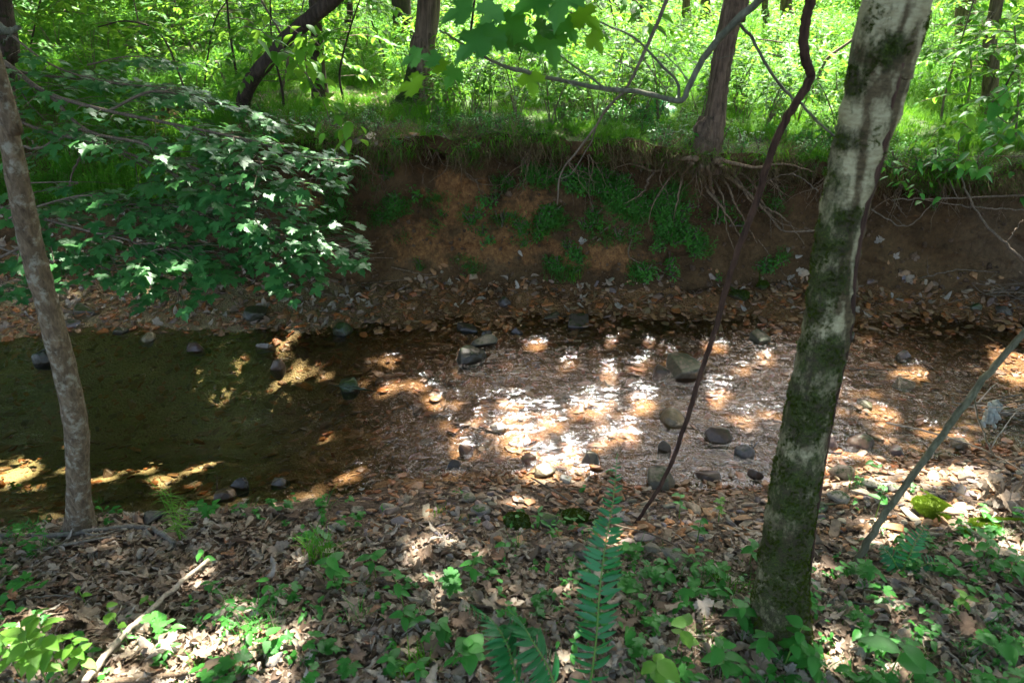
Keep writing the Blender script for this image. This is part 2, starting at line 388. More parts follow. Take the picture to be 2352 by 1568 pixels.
# relief
for i in range(len(xs)):
    for r in range(NR):
        x, y, z = grid[i, r]
        if abs(x) > 12: continue
        if r < cuts[3]: z += .035*fbm(x*2.1, y*2.1, 1) + .012*nz(x*11, y*11)
        elif r <= cuts[8]: z += .012*fbm(x*4, y*4, 2) + .006*nz(x*16, y*16) + .05*sm(foot(x)-.35, foot(x), y)*fbm(x*5, y*5, 8)
        elif r <= cuts[13]:
            d = .10*fbm(x*2.6, z*3.4, 4, 6)+.03*nz(x*13, z*13, 2)+.04*nz(x*1.2, z*9, 6)+.012*nz(x*31, z*31)+sm(2, 3, x)*.09*fbm(x*4, z*5, 12); y += d; z += .02*fbm(x*5, y*5, z*5)
        else: z += .03*fbm(x*2.3, y*2.3, 5)*1.0
        grid[i, r] = (x, y, z)
V = grid.reshape(-1, 3)
def patch(name, r0, r1, mat):
    nx = len(xs); n = r1-r0+1
    vv = grid[:, r0:r1+1].reshape(-1, 3)
    idx = np.arange(nx*n).reshape(nx, n)
    a = idx[:-1, :-1].ravel(); b = idx[1:, :-1].ravel(); c = idx[1:, 1:].ravel(); d = idx[:-1, 1:].ravel()
    F = np.stack([a, b, c, d], 1)
    me = bpy.data.meshes.new(name); me.from_pydata(vv.tolist(), [], F.tolist()); me.materials.append(mat)
    me.polygons.foreach_set('use_smooth', np.ones(len(F), bool)); me.update()
    o = mk(name, me); o['kind'] = 'structure'; return o, vv, F
ground, v0, f0 = patch('ground', 0, cuts[4], M['litter_soil'])
bed, v1, f1 = patch('creek_bed', cuts[4], cuts[8], M['bed'])
bank, v2, f2 = patch('creek_bank', cuts[8], cuts[13], M['bank'])
floor_, v3, f3 = patch('forest_floor', cuts[13], NR-1, M['floor'])
def bvh_of(parts):
    vs = []; fs = []; n = 0
    for v, f in parts:
        vs += [tuple(p) for p in v]; fs += [tuple(int(k)+n for k in q) for q in f]; n += len(v)
    return BVHTree.FromPolygons(vs, fs)
BV = bvh_of([(v0, f0), (v1, f1), (v2, f2), (v3, f3)])
def hit(px, py):
    d = ray(px, py).normalized(); h = BV.ray_cast(CAM, d)
    return (h[0], h[1]) if h[0] is not None else (zp(px, py, 1.2), Vector((0, 0, 1)))
def drop(x, y, z=6.0):
    h = BV.ray_cast(Vector((x, y, z)), Vector((0, 0, -1)))
    return h[0] if h[0] is not None else Vector((x, y, 0))
def dropn(x, y):
    h = BV.ray_cast(Vector((x, y, 6)), Vector((0, 0, -1)))
    return (h[0], h[1] if h[1].z > 0 else -h[1]) if h[0] is not None else (Vector((x, y, 0)), Vector((0, 0, 1)))

# clay and grey soil patches on the bank
pa = bed.data.attributes.new('pool', 'FLOAT', 'POINT'); pa.data.foreach_set('value', [sm(-.5, -1.6, p[0]) for p in v1])
bm_ = bank.data
ca = bm_.attributes.new('clay', 'FLOAT', 'POINT'); ga = bm_.attributes.new('grey', 'FLOAT', 'POINT')
CL = [(1045, 470, 75, 80), (1215, 500, 70, 60), (1120, 560, 150, 50), (980, 560, 90, 50), (1350, 590, 130, 30), (700, 470, 60, 40)]
CL = [(hit(a, b)[0], c/FPX*5, d/FPX*5) for a, b, c, d in CL]
cv = []; gv = []
for p in v2:
    q = 0
    for c, rx, rz in CL: q = max(q, 1-math.hypot((p[0]-c.x)/rx, (p[2]-c.z)/rz)*.6)
    cv.append(max(0, q)); gv.append(.38*sm(2.9, 3.5, p[0])*min(1, max(0, .6+1.6*nz(p[0]*3, p[2]*4, 2))))
ca.data.foreach_set('value', cv); ga.data.foreach_set('value', gv)

# ------------------------------------------------------------------ water
nx, ny = 620, 210
X = np.linspace(-5.2, 5.2, nx); wv = []; rf = []; pl = []
for x in X:
    y0, y1 = near_e(x)-.12, far_w(x)+.12
    for j in range(ny):
        y = y0+(y1-y0)*j/(ny-1)
        rr = sm(-1.5, -.5, x)*(.55+.45*sm(.9, .3, abs((y-3.2)/1.1))) * (.6+.6*fbm(x*1.3, y*2.2, 7)+.25)
        rf.append(max(0.0, min(1, rr))); pl.append(sm(-.7, -1.9, x)*sm(0, .5, y-y0-.1)*sm(0, .35, y1-y-.1))
        u = x*.96-y*.28+.06*nz(x*3, y*3, 4); v = y*.96+x*.28+.08*nz(x*2.2, y*2.2, 8)
        w1 = 1-abs(nz(u*5, v*13, 3))*2.2; w2 = 1-abs(nz(u*11, v*26, 7))*2.2
        wv.append((x, y, (.0042*w1+.0018*w2)*(.12+.88*rr)-.004))
idx = np.arange(nx*ny).reshape(nx, ny)
F = np.stack([idx[:-1, :-1].ravel(), idx[1:, :-1].ravel(), idx[1:, 1:].ravel(), idx[:-1, 1:].ravel()], 1)
me = bpy.data.meshes.new('water'); me.from_pydata(wv, [], F.tolist()); me.materials.append(M['water'])
me.polygons.foreach_set('use_smooth', np.ones(len(F), bool))
me.attributes.new('riffle', 'FLOAT', 'POINT').data.foreach_set('value', rf)
me.attributes.new('pool', 'FLOAT', 'POINT').data.foreach_set('value', pl)
wo = mk('water', me); wo['kind'] = 'structure'

# ------------------------------------------------------------------ scattering with geometry nodes
_sc = [0]
def scatter(name, protos, P, E, Sc, I, parent=None, kind='stuff', label=None, cat=None):
    _sc[0] += 1; k = _sc[0]
    c = bpy.data.collections.new('prototypes_%02d' % k)
    for i, pm in enumerate(protos):
        o = bpy.data.objects.new('proto_%02d_%02d' % (k, i), pm); c.objects.link(o)
    n = len(P)
    me = bpy.data.meshes.new(name); me.vertices.add(n)
    me.vertices.foreach_set('co', np.asarray(P, dtype=np.float32).ravel())
    a = me.attributes.new('rot', 'FLOAT_VECTOR', 'POINT'); a.data.foreach_set('vector', np.asarray(E, dtype=np.float32).ravel())
    a = me.attributes.new('scl', 'FLOAT_VECTOR', 'POINT')
    Sc = np.asarray(Sc, dtype=np.float32)
    if Sc.ndim == 1: Sc = np.repeat(Sc[:, None], 3, 1)
    a.data.foreach_set('vector', Sc.ravel())
    a = me.attributes.new('idx', 'INT', 'POINT'); a.data.foreach_set('value', np.asarray(I, dtype=np.int32))
    me.materials.append(protos[0].materials[0])
    g = bpy.data.node_groups.new('scatter_%02d' % k, 'GeometryNodeTree')
    g.interface.new_socket('Geometry', in_out='INPUT', socket_type='NodeSocketGeometry')
    g.interface.new_socket('Geometry', in_out='OUTPUT', socket_type='NodeSocketGeometry')
    nn = g.nodes; L = g.links.new
    gi = nn.new('NodeGroupInput'); go = nn.new('NodeGroupOutput'); ip = nn.new('GeometryNodeInstanceOnPoints'); ci = nn.new('GeometryNodeCollectionInfo')
    ci.inputs['Collection'].default_value = c; ci.inputs['Separate Children'].default_value = True; ci.inputs['Reset Children'].default_value = True
    ip.inputs['Pick Instance'].default_value = True
    def at(nm, ty):
        x = nn.new('GeometryNodeInputNamedAttribute'); x.data_type = ty; x.inputs['Name'].default_value = nm; return x.outputs[0]
    L(gi.outputs[0], ip.inputs['Points']); L(ci.outputs[0], ip.inputs['Instance']); L(at('idx', 'INT'), ip.inputs['Instance Index'])
    er = nn.new('FunctionNodeEulerToRotation'); L(at('rot', 'FLOAT_VECTOR'), er.inputs[0]); L(er.outputs[0], ip.inputs['Rotation'])
    L(at('scl', 'FLOAT_VECTOR'), ip.inputs['Scale']); L(ip.outputs[0], go.inputs[0])
    o = mk(name, me, parent)
    md = o.modifiers.new('scatter', 'NODES'); md.node_group = g
    if kind: o['kind'] = kind
    tag(o, label, cat); return o
def align(n, spin, tilt=0.0):       # euler that turns +Z to normal n
    q = Vector(n).to_track_quat('Z', 'Y'); return q @ Euler((U(-tilt, tilt), U(-tilt, tilt), spin)).to_quaternion()

# ------------------------------------------------------------------ shapes
MAPLE = [(0, 0), (.10, -.03), (.16, -.16), (.30, -.28), (.34, -.42), (.47, -.34), (.62, -.40), (.60, -.30), (.50, -.14), (.62, -.16), (.76, -.24), (.80, -.14), (1.02, 0)]
def maple_leaf(size=1.0, cup=.12, droop=.25):
    """five lobes; base at the origin, tip along +X, face up +Z"""
    half = [(0, 0), (-.02, .10), (-.13, .24), (.02, .27), (.06, .40), (.16, .42), (.24, .58), (.34, .50), (.47, .56), (.44, .42), (.55, .40), (.42, .24), (.44, .17), (.58, .25), (.66, .18), (.76, .20), (.80, .09), (1.0, 0)]
    pts = half + [(x, -y) for x, y in reversed(half[1:-1])]
    vs = [(.30, 0, 0)] + [(x, y, 0) for x, y in pts]
    n = len(pts); fs = [(0, 1+i, 1+(i+1) % n) for i in range(n)]
    out = []
    for x, y, z in vs:
        z = cup*abs(y)*.9 - droop*max(0, x-.15)**2 - droop*.9*max(0, abs(y)-.15)**2 + .05*math.sin(x*9+abs(y)*8)*.5
        out.append((x*size, y*size, z*size))
    return out, fs
def ovate(size=1.0, wd=.5, fold=.18, droop=.3, n=5, wave=.0):
    vs = []; fs = []
    for i in range(n+1):
        t = i/n; wv_ = wd*.5*math.sin(math.pi*min(1, t**.8))**.8*(1-.25*t) if 0 < t < 1 else 0
        z = -droop*t*t + .06*t
        zz = fold*wv_*2
        vs += [(t, -wv_, z+zz+wave*math.sin(t*15)), (t, 0, z), (t, wv_, z+zz-wave*math.sin(t*13))]
    for i in range(n):
        a = i*3
        fs += [(a, a+1, a+4, a+3), (a+1, a+2, a+5, a+4)]
    return [(x*size, y*size, z*size) for x, y, z in vs], fs
def simple_leaf(size=1.0, wd=.5, fold=.12, droop=.15):
    vs = [(0, 0, 0), (.42, -wd/2, fold*wd), (.42, 0, 0), (.42, wd/2, fold*wd), (1, 0, -droop)]
    return [(x*size, y*size, z*size) for x, y, z in vs], [(0, 1, 2), (0, 2, 3), (1, 4, 2), (2, 4, 3)]
def TRS(loc, quat, s=1.0):
    return Matrix.Translation(loc) @ quat.to_matrix().to_4x4() @ Matrix.Scale(s, 4)
def yp(yaw, pitch, roll=0.0):      # +X turned to yaw, pitched up by pitch
    return Euler((0, 0, yaw)).to_quaternion() @ Euler((0, -pitch, 0)).to_quaternion() @ Euler((roll, 0, 0)).to_quaternion()

def hull_stone(n=14, flat=.55, rnd=.5, sub=0, seed=None, boxy=0.0):
    rs = random.Random(seed)
    bm = bmesh.new()
    for i in range(n):
        v = Vector((rs.gauss(0, 1), rs.gauss(0, 1), rs.gauss(0, 1))).normalized()
        if boxy: v = Vector([math.copysign(abs(c)**(1-boxy), c) for c in v])
        v *= rs.uniform(.78, 1.0)
        bm.verts.new((v.x*.5, v.y*.5*rs.uniform(.68, .8), v.z*.5*flat))
    r = bmesh.ops.convex_hull(bm, input=bm.verts)
    bmesh.ops.delete(bm, geom=[g for g in r['geom_interior'] if isinstance(g, bmesh.types.BMVert)], context='VERTS')
    if rnd > 0:
        bmesh.ops.bevel(bm, geom=list(bm.edges), offset=.05*rnd, segments=1 if not sub else 2, affect='EDGES', profile=.5)
    if sub:
        bmesh.ops.triangulate(bm, faces=bm.faces)
        bmesh.ops.subdivide_edges(bm, edges=bm.edges, cuts=sub, use_grid_fill=True)
        o = rs.uniform(0, 30)
        for v in bm.verts:
            v.co *= 1 + .05*fbm(v.co.x*5+o, v.co.y*5, v.co.z*5) + .015*nz(v.co.x*22+o, v.co.y*22, v.co.z*22)
        for _ in range(1): bmesh.ops.smooth_vert(bm, verts=bm.verts, factor=.4, use_axis_x=True, use_axis_y=True, use_axis_z=True)
    return bm
def stone_mesh(name, mat, **k):
    bm = hull_stone(**k); me = bpy.data.meshes.new(name); bm.to_mesh(me); bm.free(); me.materials.append(mat)
    if k.get('sub'): me.polygons.foreach_set('use_smooth', np.ones(len(me.polygons), bool))
    me.update(); return me

# ------------------------------------------------------------------ sun patches -> gaps in the crowns
A = Vector((0, 0, 1)).cross(S).normalized(); B_ = S.cross(A).normalized()
if B_.y < 0: B_ = -B_
if A.x < 0: A = -A
def ab(p): return np.array([p.dot(A), p.dot(B_)])
LIT = [(330, 1520, 330, 60), (120, 1480, 120, 60), (560, 1500, 160, 40), (610, 1400, 60, 22), (450, 1340, 45, 25), (620, 1540, 120, 40), (700, 1450, 70, 16),
       (1170, 970, 150, 55), (1090, 1010, 70, 35), (1240, 1040, 110, 30), (880, 890, 70, 28), (960, 880, 60, 14), (560, 915, 32, 12), (662, 825, 24, 16), (690, 780, 36, 8), (640, 790, 22, 10),
       (1000, 930, 70, 18), (1350, 940, 60, 30), (1450, 935, 90, 30), (1420, 1010, 60, 22), (1640, 920, 60, 24), (1740, 960, 90, 26), (1700, 850, 50, 16), (1780, 830, 60, 16), (1560, 840, 35, 30), (1640, 800, 40, 12),
       (1940, 1090, 110, 60), (2060, 1110, 130, 70), (2180, 1130, 100, 60), (2000, 960, 90, 26), (2160, 1010, 100, 30), (1940, 900, 60, 18), (2290, 1200, 90, 50), (2340, 1280, 60, 50), (2100, 860, 80, 14), (2000, 790, 70, 10), (2280, 940, 60, 20),
       (180, 680, 90, 12), (300, 665, 60, 10), (60, 690, 60, 12), (250, 700, 60, 12), (460, 660, 30, 10), (1450, 690, 30, 10), (1230, 790, 20, 8), (1500, 790, 30, 10),
       (630, 930, 20, 6),
       (2080, 1540, 70, 24), (2160, 1500, 50, 18), (1930, 1540, 60, 24), (1400, 1500, 22, 12), (2170, 1400, 50, 20), (1410, 1240, 40, 14), (960, 1260, 20, 10), (900, 1460, 35, 14), (980, 1180, 18, 8), (2060, 1230, 60, 25), (1620, 1010, 30, 14),
       (800, 330, 40, 18), (780, 240, 50, 30), (1050, 270, 80, 18), (1300, 285, 120, 22), (1450, 270, 100, 22), (1780, 320, 60, 20), (1900, 330, 60, 16), (2150, 330, 60, 20), (2280, 340, 60, 20), (1400, 665, 30, 8), (1020, 1240, 25, 12), (1550, 1200, 30, 10), (1180, 1150, 30, 8), (1300, 1090, 100, 22)]
EL = []
for a, b, rx, ry in LIT:
    if 760 < b < 1065: rx *= .74; ry *= .74
    c = ab(hit(a, b)[0]); u = (ab(hit(a+rx, b)[0])-ab(hit(a-rx, b)[0]))/2; v = (ab(hit(a, b-ry)[0])-ab(hit(a, b+ry)[0]))/2
    Mx = np.array([u, v]).T
    if abs(np.linalg.det(Mx)) < 1e-6: continue
    EL.append((c, np.linalg.inv(Mx), np.array([np.linalg.norm(u), np.linalg.norm(v)])))
# leaves of the maple catch many small flecks
for _ in range(115):
    px, py = U(60, 820), U(220, 640); p = pt(px, py, U(3.3, 4.0)); r = U(.015, .045); EL.append((ab(p), np.eye(2)/r, np.array([r, r])))
for _ in range(42):
    px, py = U(0, 620), U(790, 1150); p = hit(px, py)[0]; r = U(.004, .022); EL.append((ab(p), np.eye(2)/r, np.array([r, r])))
for _ in range(110):
    px, py = U(620, 2352), U(640, 1560); p = hit(px, py)[0]; r = U(.006, .028); EL.append((ab(p), np.eye(2)/r, np.array([r, r])))
EL += [(ab(pt(110, 1450, 1.2)), np.eye(2)/.17, np.array([.17, .17])), (ab(pt(210, 1390, 1.3)), np.eye(2)/.07, np.array([.07, .07])), (ab(pt(300, 1440, 1.2)), np.eye(2)/.06, np.array([.06, .06]))]
ER = [e[2] for e in EL]; EC = np.array([e[0] for e in EL]); EM = np.array([e[1] for e in EL])
FARB = ab(Vector((0, 4.95, 1.0)))[1]
def lit_mask(a, b, margin=0.0):
    """vectorised: True where the sun reaches the ground"""
    n = len(a); j = np.zeros((n, 2)); nn_ = np.zeros(n); big = np.zeros(n); fine = np.zeros(n)
    for i in range(n):
        j[i] = (.05*nz(a[i]*7, b[i]*7, 1), .05*nz(a[i]*7, b[i]*7, 5)); big[i] = fbm(a[i]*.9, b[i]*.9, 3, 4); fine[i] = fbm(a[i]*8, b[i]*8, 6, 3)
    q = np.stack([a, b], 1)+j; r = np.zeros(n, bool)
    for c, m_, rad in zip(EC, EM, ER):
        d = ((q-c) @ m_.T)/(1+margin/rad); r |= (d**2).sum(1) < 1.0
    r &= fine > -.21
    far = b > FARB + .25*np.sin(a*2.1)
    r |= far & (big > .06)
    return r

# ------------------------------------------------------------------ trees
def limb(mb, a, b, r0, r1, n=8, wob=.12, seg=7):
    a = Vector(a); b = Vector(b); L = (b-a).length; s = U(0, 99); P = []; Rr = []
    for i in range(n):
        t = i/(n-1); p = a.lerp(b, t)
        p += Vector((nz(t*2+s, 1), nz(t*2+s, 5), .5*nz(t*2+s, 9)))*wob*L*math.sin(math.pi*min(1, t+.1))
        P.append(p); Rr.append(r0+(r1-r0)*t)
    mb.tube(P, Rr, seg, rough=.15)
    return P
def set_attr(me, name, fn):
    a = me.attributes.new(name, 'FLOAT', 'POINT'); a.data.foreach_set('value', [fn(v.co) for v in me.vertices])

CROWN_TREES = []    # (root empty, x, y) that share the leaves of the canopy overhead
def tree(name, ctrl, mat, label, cat='tree', group=None, n=40, seg=16, rough=.12, flare=1.35, moss=None, top=None, stain=None, crown=True, flareh=.25, limbs=3):
    """ctrl: list of (Vector, radius) from the base upwards, then continued to its crown"""
    C_ = [(*p, r) for p, r in ctrl]
    p1, r1 = ctrl[-1]; p0, r0 = ctrl[-2]
    dr = (p1-p0).normalized()
    T = top if top is not None else 8.0
    if crown:
        e1 = p1 + Vector((dr.x*.5, dr.y*.5, 1)).normalized()*max(.5, (T-p1.z)*.5); e2 = e1 + Vector((dr.x*.3, dr.y*.3, 1)).normalized()*max(.5, (T-p1.z)*.5)
        C_ += [(*e1, r1*.85), (*e2, r1*.45)]
    sp = spline(C_, n)
    root = empty(name, ctrl[0][0], label, cat, group)
    mb = MB(); base = sp[0][2]
    rr = [s[3]*(1+(flare-1)*math.exp(-max(0, s[2]-base)/flareh)) for s in sp]
    pts = [Vector(s[:3]) for s in sp]; pts.insert(0, pts[0]-Vector((0, 0, .12))); rr.insert(0, rr[0]*1.2)
    mb.tube(pts, rr, seg, rough=rough, fr=9)
    me = mb.mesh('trunk', mat)
    if moss: set_attr(me, 'moss', moss)
    if stain: set_attr(me, 'stain', stain)
    o = mk('trunk', me, root)
    if crown:
        tp = pts[-1]; mid = pts[int(len(pts)*.8)]
        for k in range(limbs):
            an = k*2.1+U(0, 1); L = U(1.2, 2.2); src = pts[int(len(pts)*U(.90, .98))]
            m2 = MB(); limb(m2, src, src+Vector((math.cos(an)*L, math.sin(an)*L, U(.8, 1.8))), rr[-1]*.7, rr[-1]*.2)
            mk('branch', m2.mesh('branch', mat), root)
        CROWN_TREES.append((root, float(tp.x), float(tp.y)))
    return root, pts, rr

def px_ctrl(lst, y0, y1=None):
    """[(px,py,width px)], base first; y ahead goes from y0 to y1"""
    out = []; n = len(lst)
    for i, (a, b, wd) in enumerate(lst):
        y = y0 + ((y1 if y1 is not None else y0)-y0)*i/(n-1)
        p = pt(a, b, y); out.append((p, wd*.5/FPX*depth(p)))
    return out

# pale mossy tree at right
yb = hit(1795, 1450)[0].y
syc = px_ctrl([(1790, 1475, 108), (1795, 1350, 108), (1812, 1200, 106), (1832, 1080, 104), (1866, 900, 100), (1898, 760, 106), (1918, 600, 100), (1950, 430, 108), (2000, 250, 128), (2060, 0, 146), (2110, -200, 150)], yb, yb+.10)
MS = [(1870, 420, 55), (1880, 560, 50), (1880, 640, 50), (1850, 700, 40), (1880, 800, 55), (1940, 830, 40), (1850, 900, 60), (1830, 950, 50), (1820, 1060, 60), (1800, 1110, 60), (1790, 1230, 80), (1800, 1300, 90), (1790, 1400, 110), (1790, 1480, 120), (1870, 1090, 40), (2035, 110, 35), (1960, 60, 30), (1960, 170, 25), (1960, 200, 22), (1935, 500, 30), (1840, 1180, 60), (1935, 320, 22)]
MS = [(pt(a, b, yb+.05), r/FPX*depth(pt(a, b, yb+.05))) for a, b, r in MS]
SS = [(2045, 130, 45), (2060, 150, 40), (2010, 200, 40), (2000, 330, 22), (1990, 400, 20), (1985, 470, 20), (1975, 560, 20), (1965, 640, 24), (1960, 720, 26), (1955, 800, 26), (1930, 880, 26), (1915, 960, 24), (1900, 1040, 24), (1890, 1110, 24), (1955, 240, 18), (1980, 270, 18), (1960, 350, 14), (1950, 420, 14), (1900, 790, 30), (2075, 60, 16), (1850, 1150, 60), (1800, 1200, 60), (1820, 1330, 60), (1800, 1420, 80), (2110, 60, 20), (1985, 120, 16), (2010, 50, 16), (1920, 590, 30), (1925, 690, 18), (1885, 1000, 22)]
SS = [(pt(a, b, yb+.05), r/FPX*depth(pt(a, b, yb+.05))) for a, b, r in SS]
def spots(L, soft=1.25):
    def f(co):
        q = 0.0
        for p, r in L:
            d = math.sqrt((co.x-p.x)**2+(co.z-p.z)**2)/r
            if d < soft*1.4: q = max(q, 1-d/soft*.75)
        return q
    return f
def lines(L, spots_f):
    Q = []
    for pl_, wd in L:
        pp_ = [pt(a, b, yb+.05) for a, b in pl_]
        for a, b in zip(pp_[:-1], pp_[1:]): Q.append((a, b, wd/FPX*depth(a)))
    def f(co):
        q = spots_f(co)
        for a, b, wd in Q:
            ab_x, ab_z = b.x-a.x, b.z-a.z; t = max(0, min(1, ((co.x-a.x)*ab_x+(co.z-a.z)*ab_z)/(ab_x**2+ab_z**2)))
            d = math.hypot(co.x-a.x-t*ab_x, co.z-a.z-t*ab_z)/wd
            if d < 1.6: q = max(q, 1.1-d*.7)
        return q
    return f
STR = [([(2080, 0), (2056, 60), (2026, 150), (1986, 225), (1976, 300), (1966, 375), (1953, 450), (1941, 525), (1916, 600), (1905, 700)], 9), ([(2095, 60), (2076, 145), (2046, 240), (2036, 310), (2021, 380), (1996, 450), (1981, 525), (1966, 600), (1956, 675), (1946, 740), (1935, 850), (1918, 930), (1905, 1010), (1890, 1100), (1880, 1200)], 12), ([(2050, 140), (2000, 150), (1975, 120)], 14), ([(1940, 520), (1925, 640), (1930, 760), (1900, 900), (1880, 1000)], 10), ([(2060, 160), (2085, 210)], 10)]
root, spts, srr = tree('sycamore_tree', syc, M['sycamore'], 'leaning pale barked tree with moss patches in the right foreground', n=150, seg=40, rough=.13, flare=1.5, moss=spots(MS), stain=lines(STR, spots(SS[:3]+SS[18:19]+SS[20:24])), top=8.5, flareh=.12, limbs=4)
root_syc = root
# the healed bark seam that runs up it
mb = MB(); seam = [(1868, 1400), (1872, 1330), (1880, 1180), (1895, 1040), (1918, 930), (1935, 850), (1948, 720), (1962, 600), (1990, 475), (2021, 380), (2036, 310), (2048, 235), (2076, 145)]
P = []
for a, b in seam:
    p = pt(a, b, yb+.03); k = min(range(len(spts)), key=lambda i: abs(spts[i].z-p.z)); c = spts[k]; r = srr[k]
    dx = max(-.92, min(.92, (p.x-c.x)/r)); P.append((c.x+dx*r, c.y-math.sqrt(1-dx*dx)*r*.97, p.z))
sp = spline(P, 60); mb.tube([Vector(s)+Vector((.004*nz(i*.3, 1), .002, 0)) for i, s in enumerate(sp)], [.005*(.4+.6*math.sin(math.pi*i/59))+.002*nz(i*.4, 2)+.002 for i in range(60)], 8, rough=.3)
o = mk('bark_seam', mb.mesh('bark_seam', M['vine']), root); o['label'] = 'dark brown healed ridge of bark running up the trunk'

# thin brown tree at left
yl_ = hit(188, 1215)[0].y
lt = px_ctrl([(185, 1225, 54), (180, 1120, 48), (172, 960, 50), (125, 760, 49), (92, 640, 49), (58, 500, 49), (25, 330, 45), (-5, 190, 43), (-40, 60, 42)], yl_, yl_-.1)
tree('young_tree', lt, M['bark_brown'], 'slim brown leaning trunk at the left, rooted at the edge of the stream', n=110, seg=20, rough=.12, flare=1.5, moss=lambda co: max(0, .62-(co.z-.05)*1.6), top=7.5, flareh=.08)

# far bank trees
def fh(px, py): return hit(px, py)[0]
b0 = fh(958, 243)
tree('bank_tree', px_ctrl([(955, 250, 62), (962, 190, 52), (968, 100, 48), (985, 0, 50)], b0.y, b0.y+.05), M['bark_oak'], 'dark trunk with a mossy flared base at the lip of the bank', n=70, seg=18, rough=.16, flare=1.9, moss=lambda co: max(0, .75-(co.z-b0.z)*1.1) if co.x < b0.x+.03 else .25, flareh=.14)
b1 = fh(930, 140)
tree('bank_tree', px_ctrl([(932, 150, 48), (926, 60, 44), (918, -40, 42)], b1.y), M['bark_dark'], 'thick dark furrowed trunk just behind the mossy based tree on the far bank', n=50, seg=14, rough=.15, moss=lambda co: .1)
b2 = fh(738, 235)
tree('bank_tree', px_ctrl([(738, 240, 30), (728, 120, 26), (722, 0, 26)], b2.y), M['bark_dark'], 'slender dark trunk behind the curved tree, half veiled in hanging leaves', n=50, seg=12, rough=.15, moss=lambda co: .1, flare=1.5)
b3 = fh(560, 262)
tree('curved_tree', px_ctrl([(555, 285, 32), (560, 230, 30), (578, 185, 32), (615, 140, 32), (660, 88, 32), (715, 42, 34), (775, -12, 36), (840, -70, 36), (900, -140, 36)], b3.y-.1, b3.y-.5), M['bark_dark'], 'dark curved trunk arching to the upper right over the far bank', n=70, seg=14, rough=.14, moss=lambda co: .1, flare=1.2)
ok = px_ctrl([(1618, 352, 66), (1638, 290, 52), (1647, 230, 45), (1657, 150, 47), (1672, 70, 50), (1690, 0, 54), (1705, -60, 54)], LY[5]+.02, LY[5]+.12)
oakroot, opts, orr = tree('oak_tree', ok, M['bark_oak'], 'furrowed brown oak on the lip of the bank with its roots laid bare below', n=90, seg=26, rough=.14, flare=1.12, moss=lambda co: .0, flareh=.12)
# its roots
RT = [([(1600, 365), (1540, 378), (1488, 376)], 9), ([(1640, 368), (1690, 388), (1718, 388), (1738, 366)], 11), ([(1592, 375), (1570, 400), (1560, 440), (1547, 505)], 6), ([(1612, 380), (1622, 430), (1662, 482), (1702, 545)], 7),
      ([(1645, 385), (1700, 428), (1745, 470), (1792, 525)], 8), ([(1625, 380), (1636, 440), (1650, 470), (1642, 520)], 7), ([(1590, 362), (1500, 374), (1430, 364), (1370, 376)], 7), ([(1650, 366), (1730, 384), (1800, 376), (1870, 396)], 6), ([(1520, 378), (1492, 408), (1478, 440), (1432, 470)], 5),
      ([(1660, 390), (1720, 410), (1760, 480), (1790, 510), (1850, 530)], 5), ([(1585, 370), (1560, 385), (1530, 420), (1500, 470), (1488, 520)], 5), ([(1640, 400), (1668, 420), (1690, 470), (1740, 560)], 6), 
      ([(1560, 385), (1500, 392), (1450, 376), (1410, 388)], 6), ([(1655, 380), (1690, 405), (1716, 450), (1745, 490)], 6), ([(1630, 400), (1660, 450), (1668, 520), (1690, 585)], 4), ([(1740, 470), (1800, 500), (1848, 560)], 4)]
yroot = LY[5]
for L_, wd in RT:
    n_ = len(L_); mb = MB(); C_ = []
    for i, (a, b) in enumerate(L_):
        h = hit(a, b)[0]; y = min(h.y, yroot+.25) - .05 - .05*math.sin(math.pi*i/(n_-1)) - (.10 if i == 0 else 0)*0
        y -= .06; p = pt(a, b, y); r = max(.25, 1-i/n_)*wd/FPX*depth(p)*.75; C_.append((*p, r))
    s_ = spline(C_, 28); mb.tube([Vector(q[:3])+Vector((nz(i*.5, wd, n_), nz(i*.5, 3, wd), nz(i*.5, wd*2)))*.012 for i, q in enumerate(s_)], [max(.002, q[3]) for q in s_], 8, rough=.25)
    mk('root', mb.mesh('root', M['root']), oakroot)
# root crown lump under the trunk
mb = MB(); c = pt(1612, 355, yroot-.02)
sp = spline([(*(c+Vector(v)), r) for v, r in (((.03, .05, .22), .055), ((.0, .02, .12), .072), ((-.02, 0, .04), .088), ((-.01, .0, -.03), .08), ((.02, .02, -.09), .05), ((.03, .03, -.13), .01))], 24)
mb.tube([Vector(q[:3]) for q in sp], [q[3] for q in sp], 24, rough=.55)
me = mb.mesh('root_crown', M['bark_oak']); set_attr(me, 'moss', lambda co: 0); mk('root', me, oakroot)

b4 = fh(2272, 255)
tree('bank_tree', px_ctrl([(2272, 265, 32), (2278, 130, 28), (2290, 0, 28)], b4.y), M['bark_oak'], 'straight slender trunk on the far bank at the right edge of the frame', n=50, seg=12, rough=.14)
b5 = fh(8, 150)
mapleroot, mpts, mrr = tree('maple_tree', px_ctrl([(-6, 240, 56), (0, 120, 50), (-4, 0, 50)], 4.9), M['bark_dark'], 'maple at the left edge whose leafy branches sweep down over the stream', n=50, seg=14, moss=lambda co: .35)

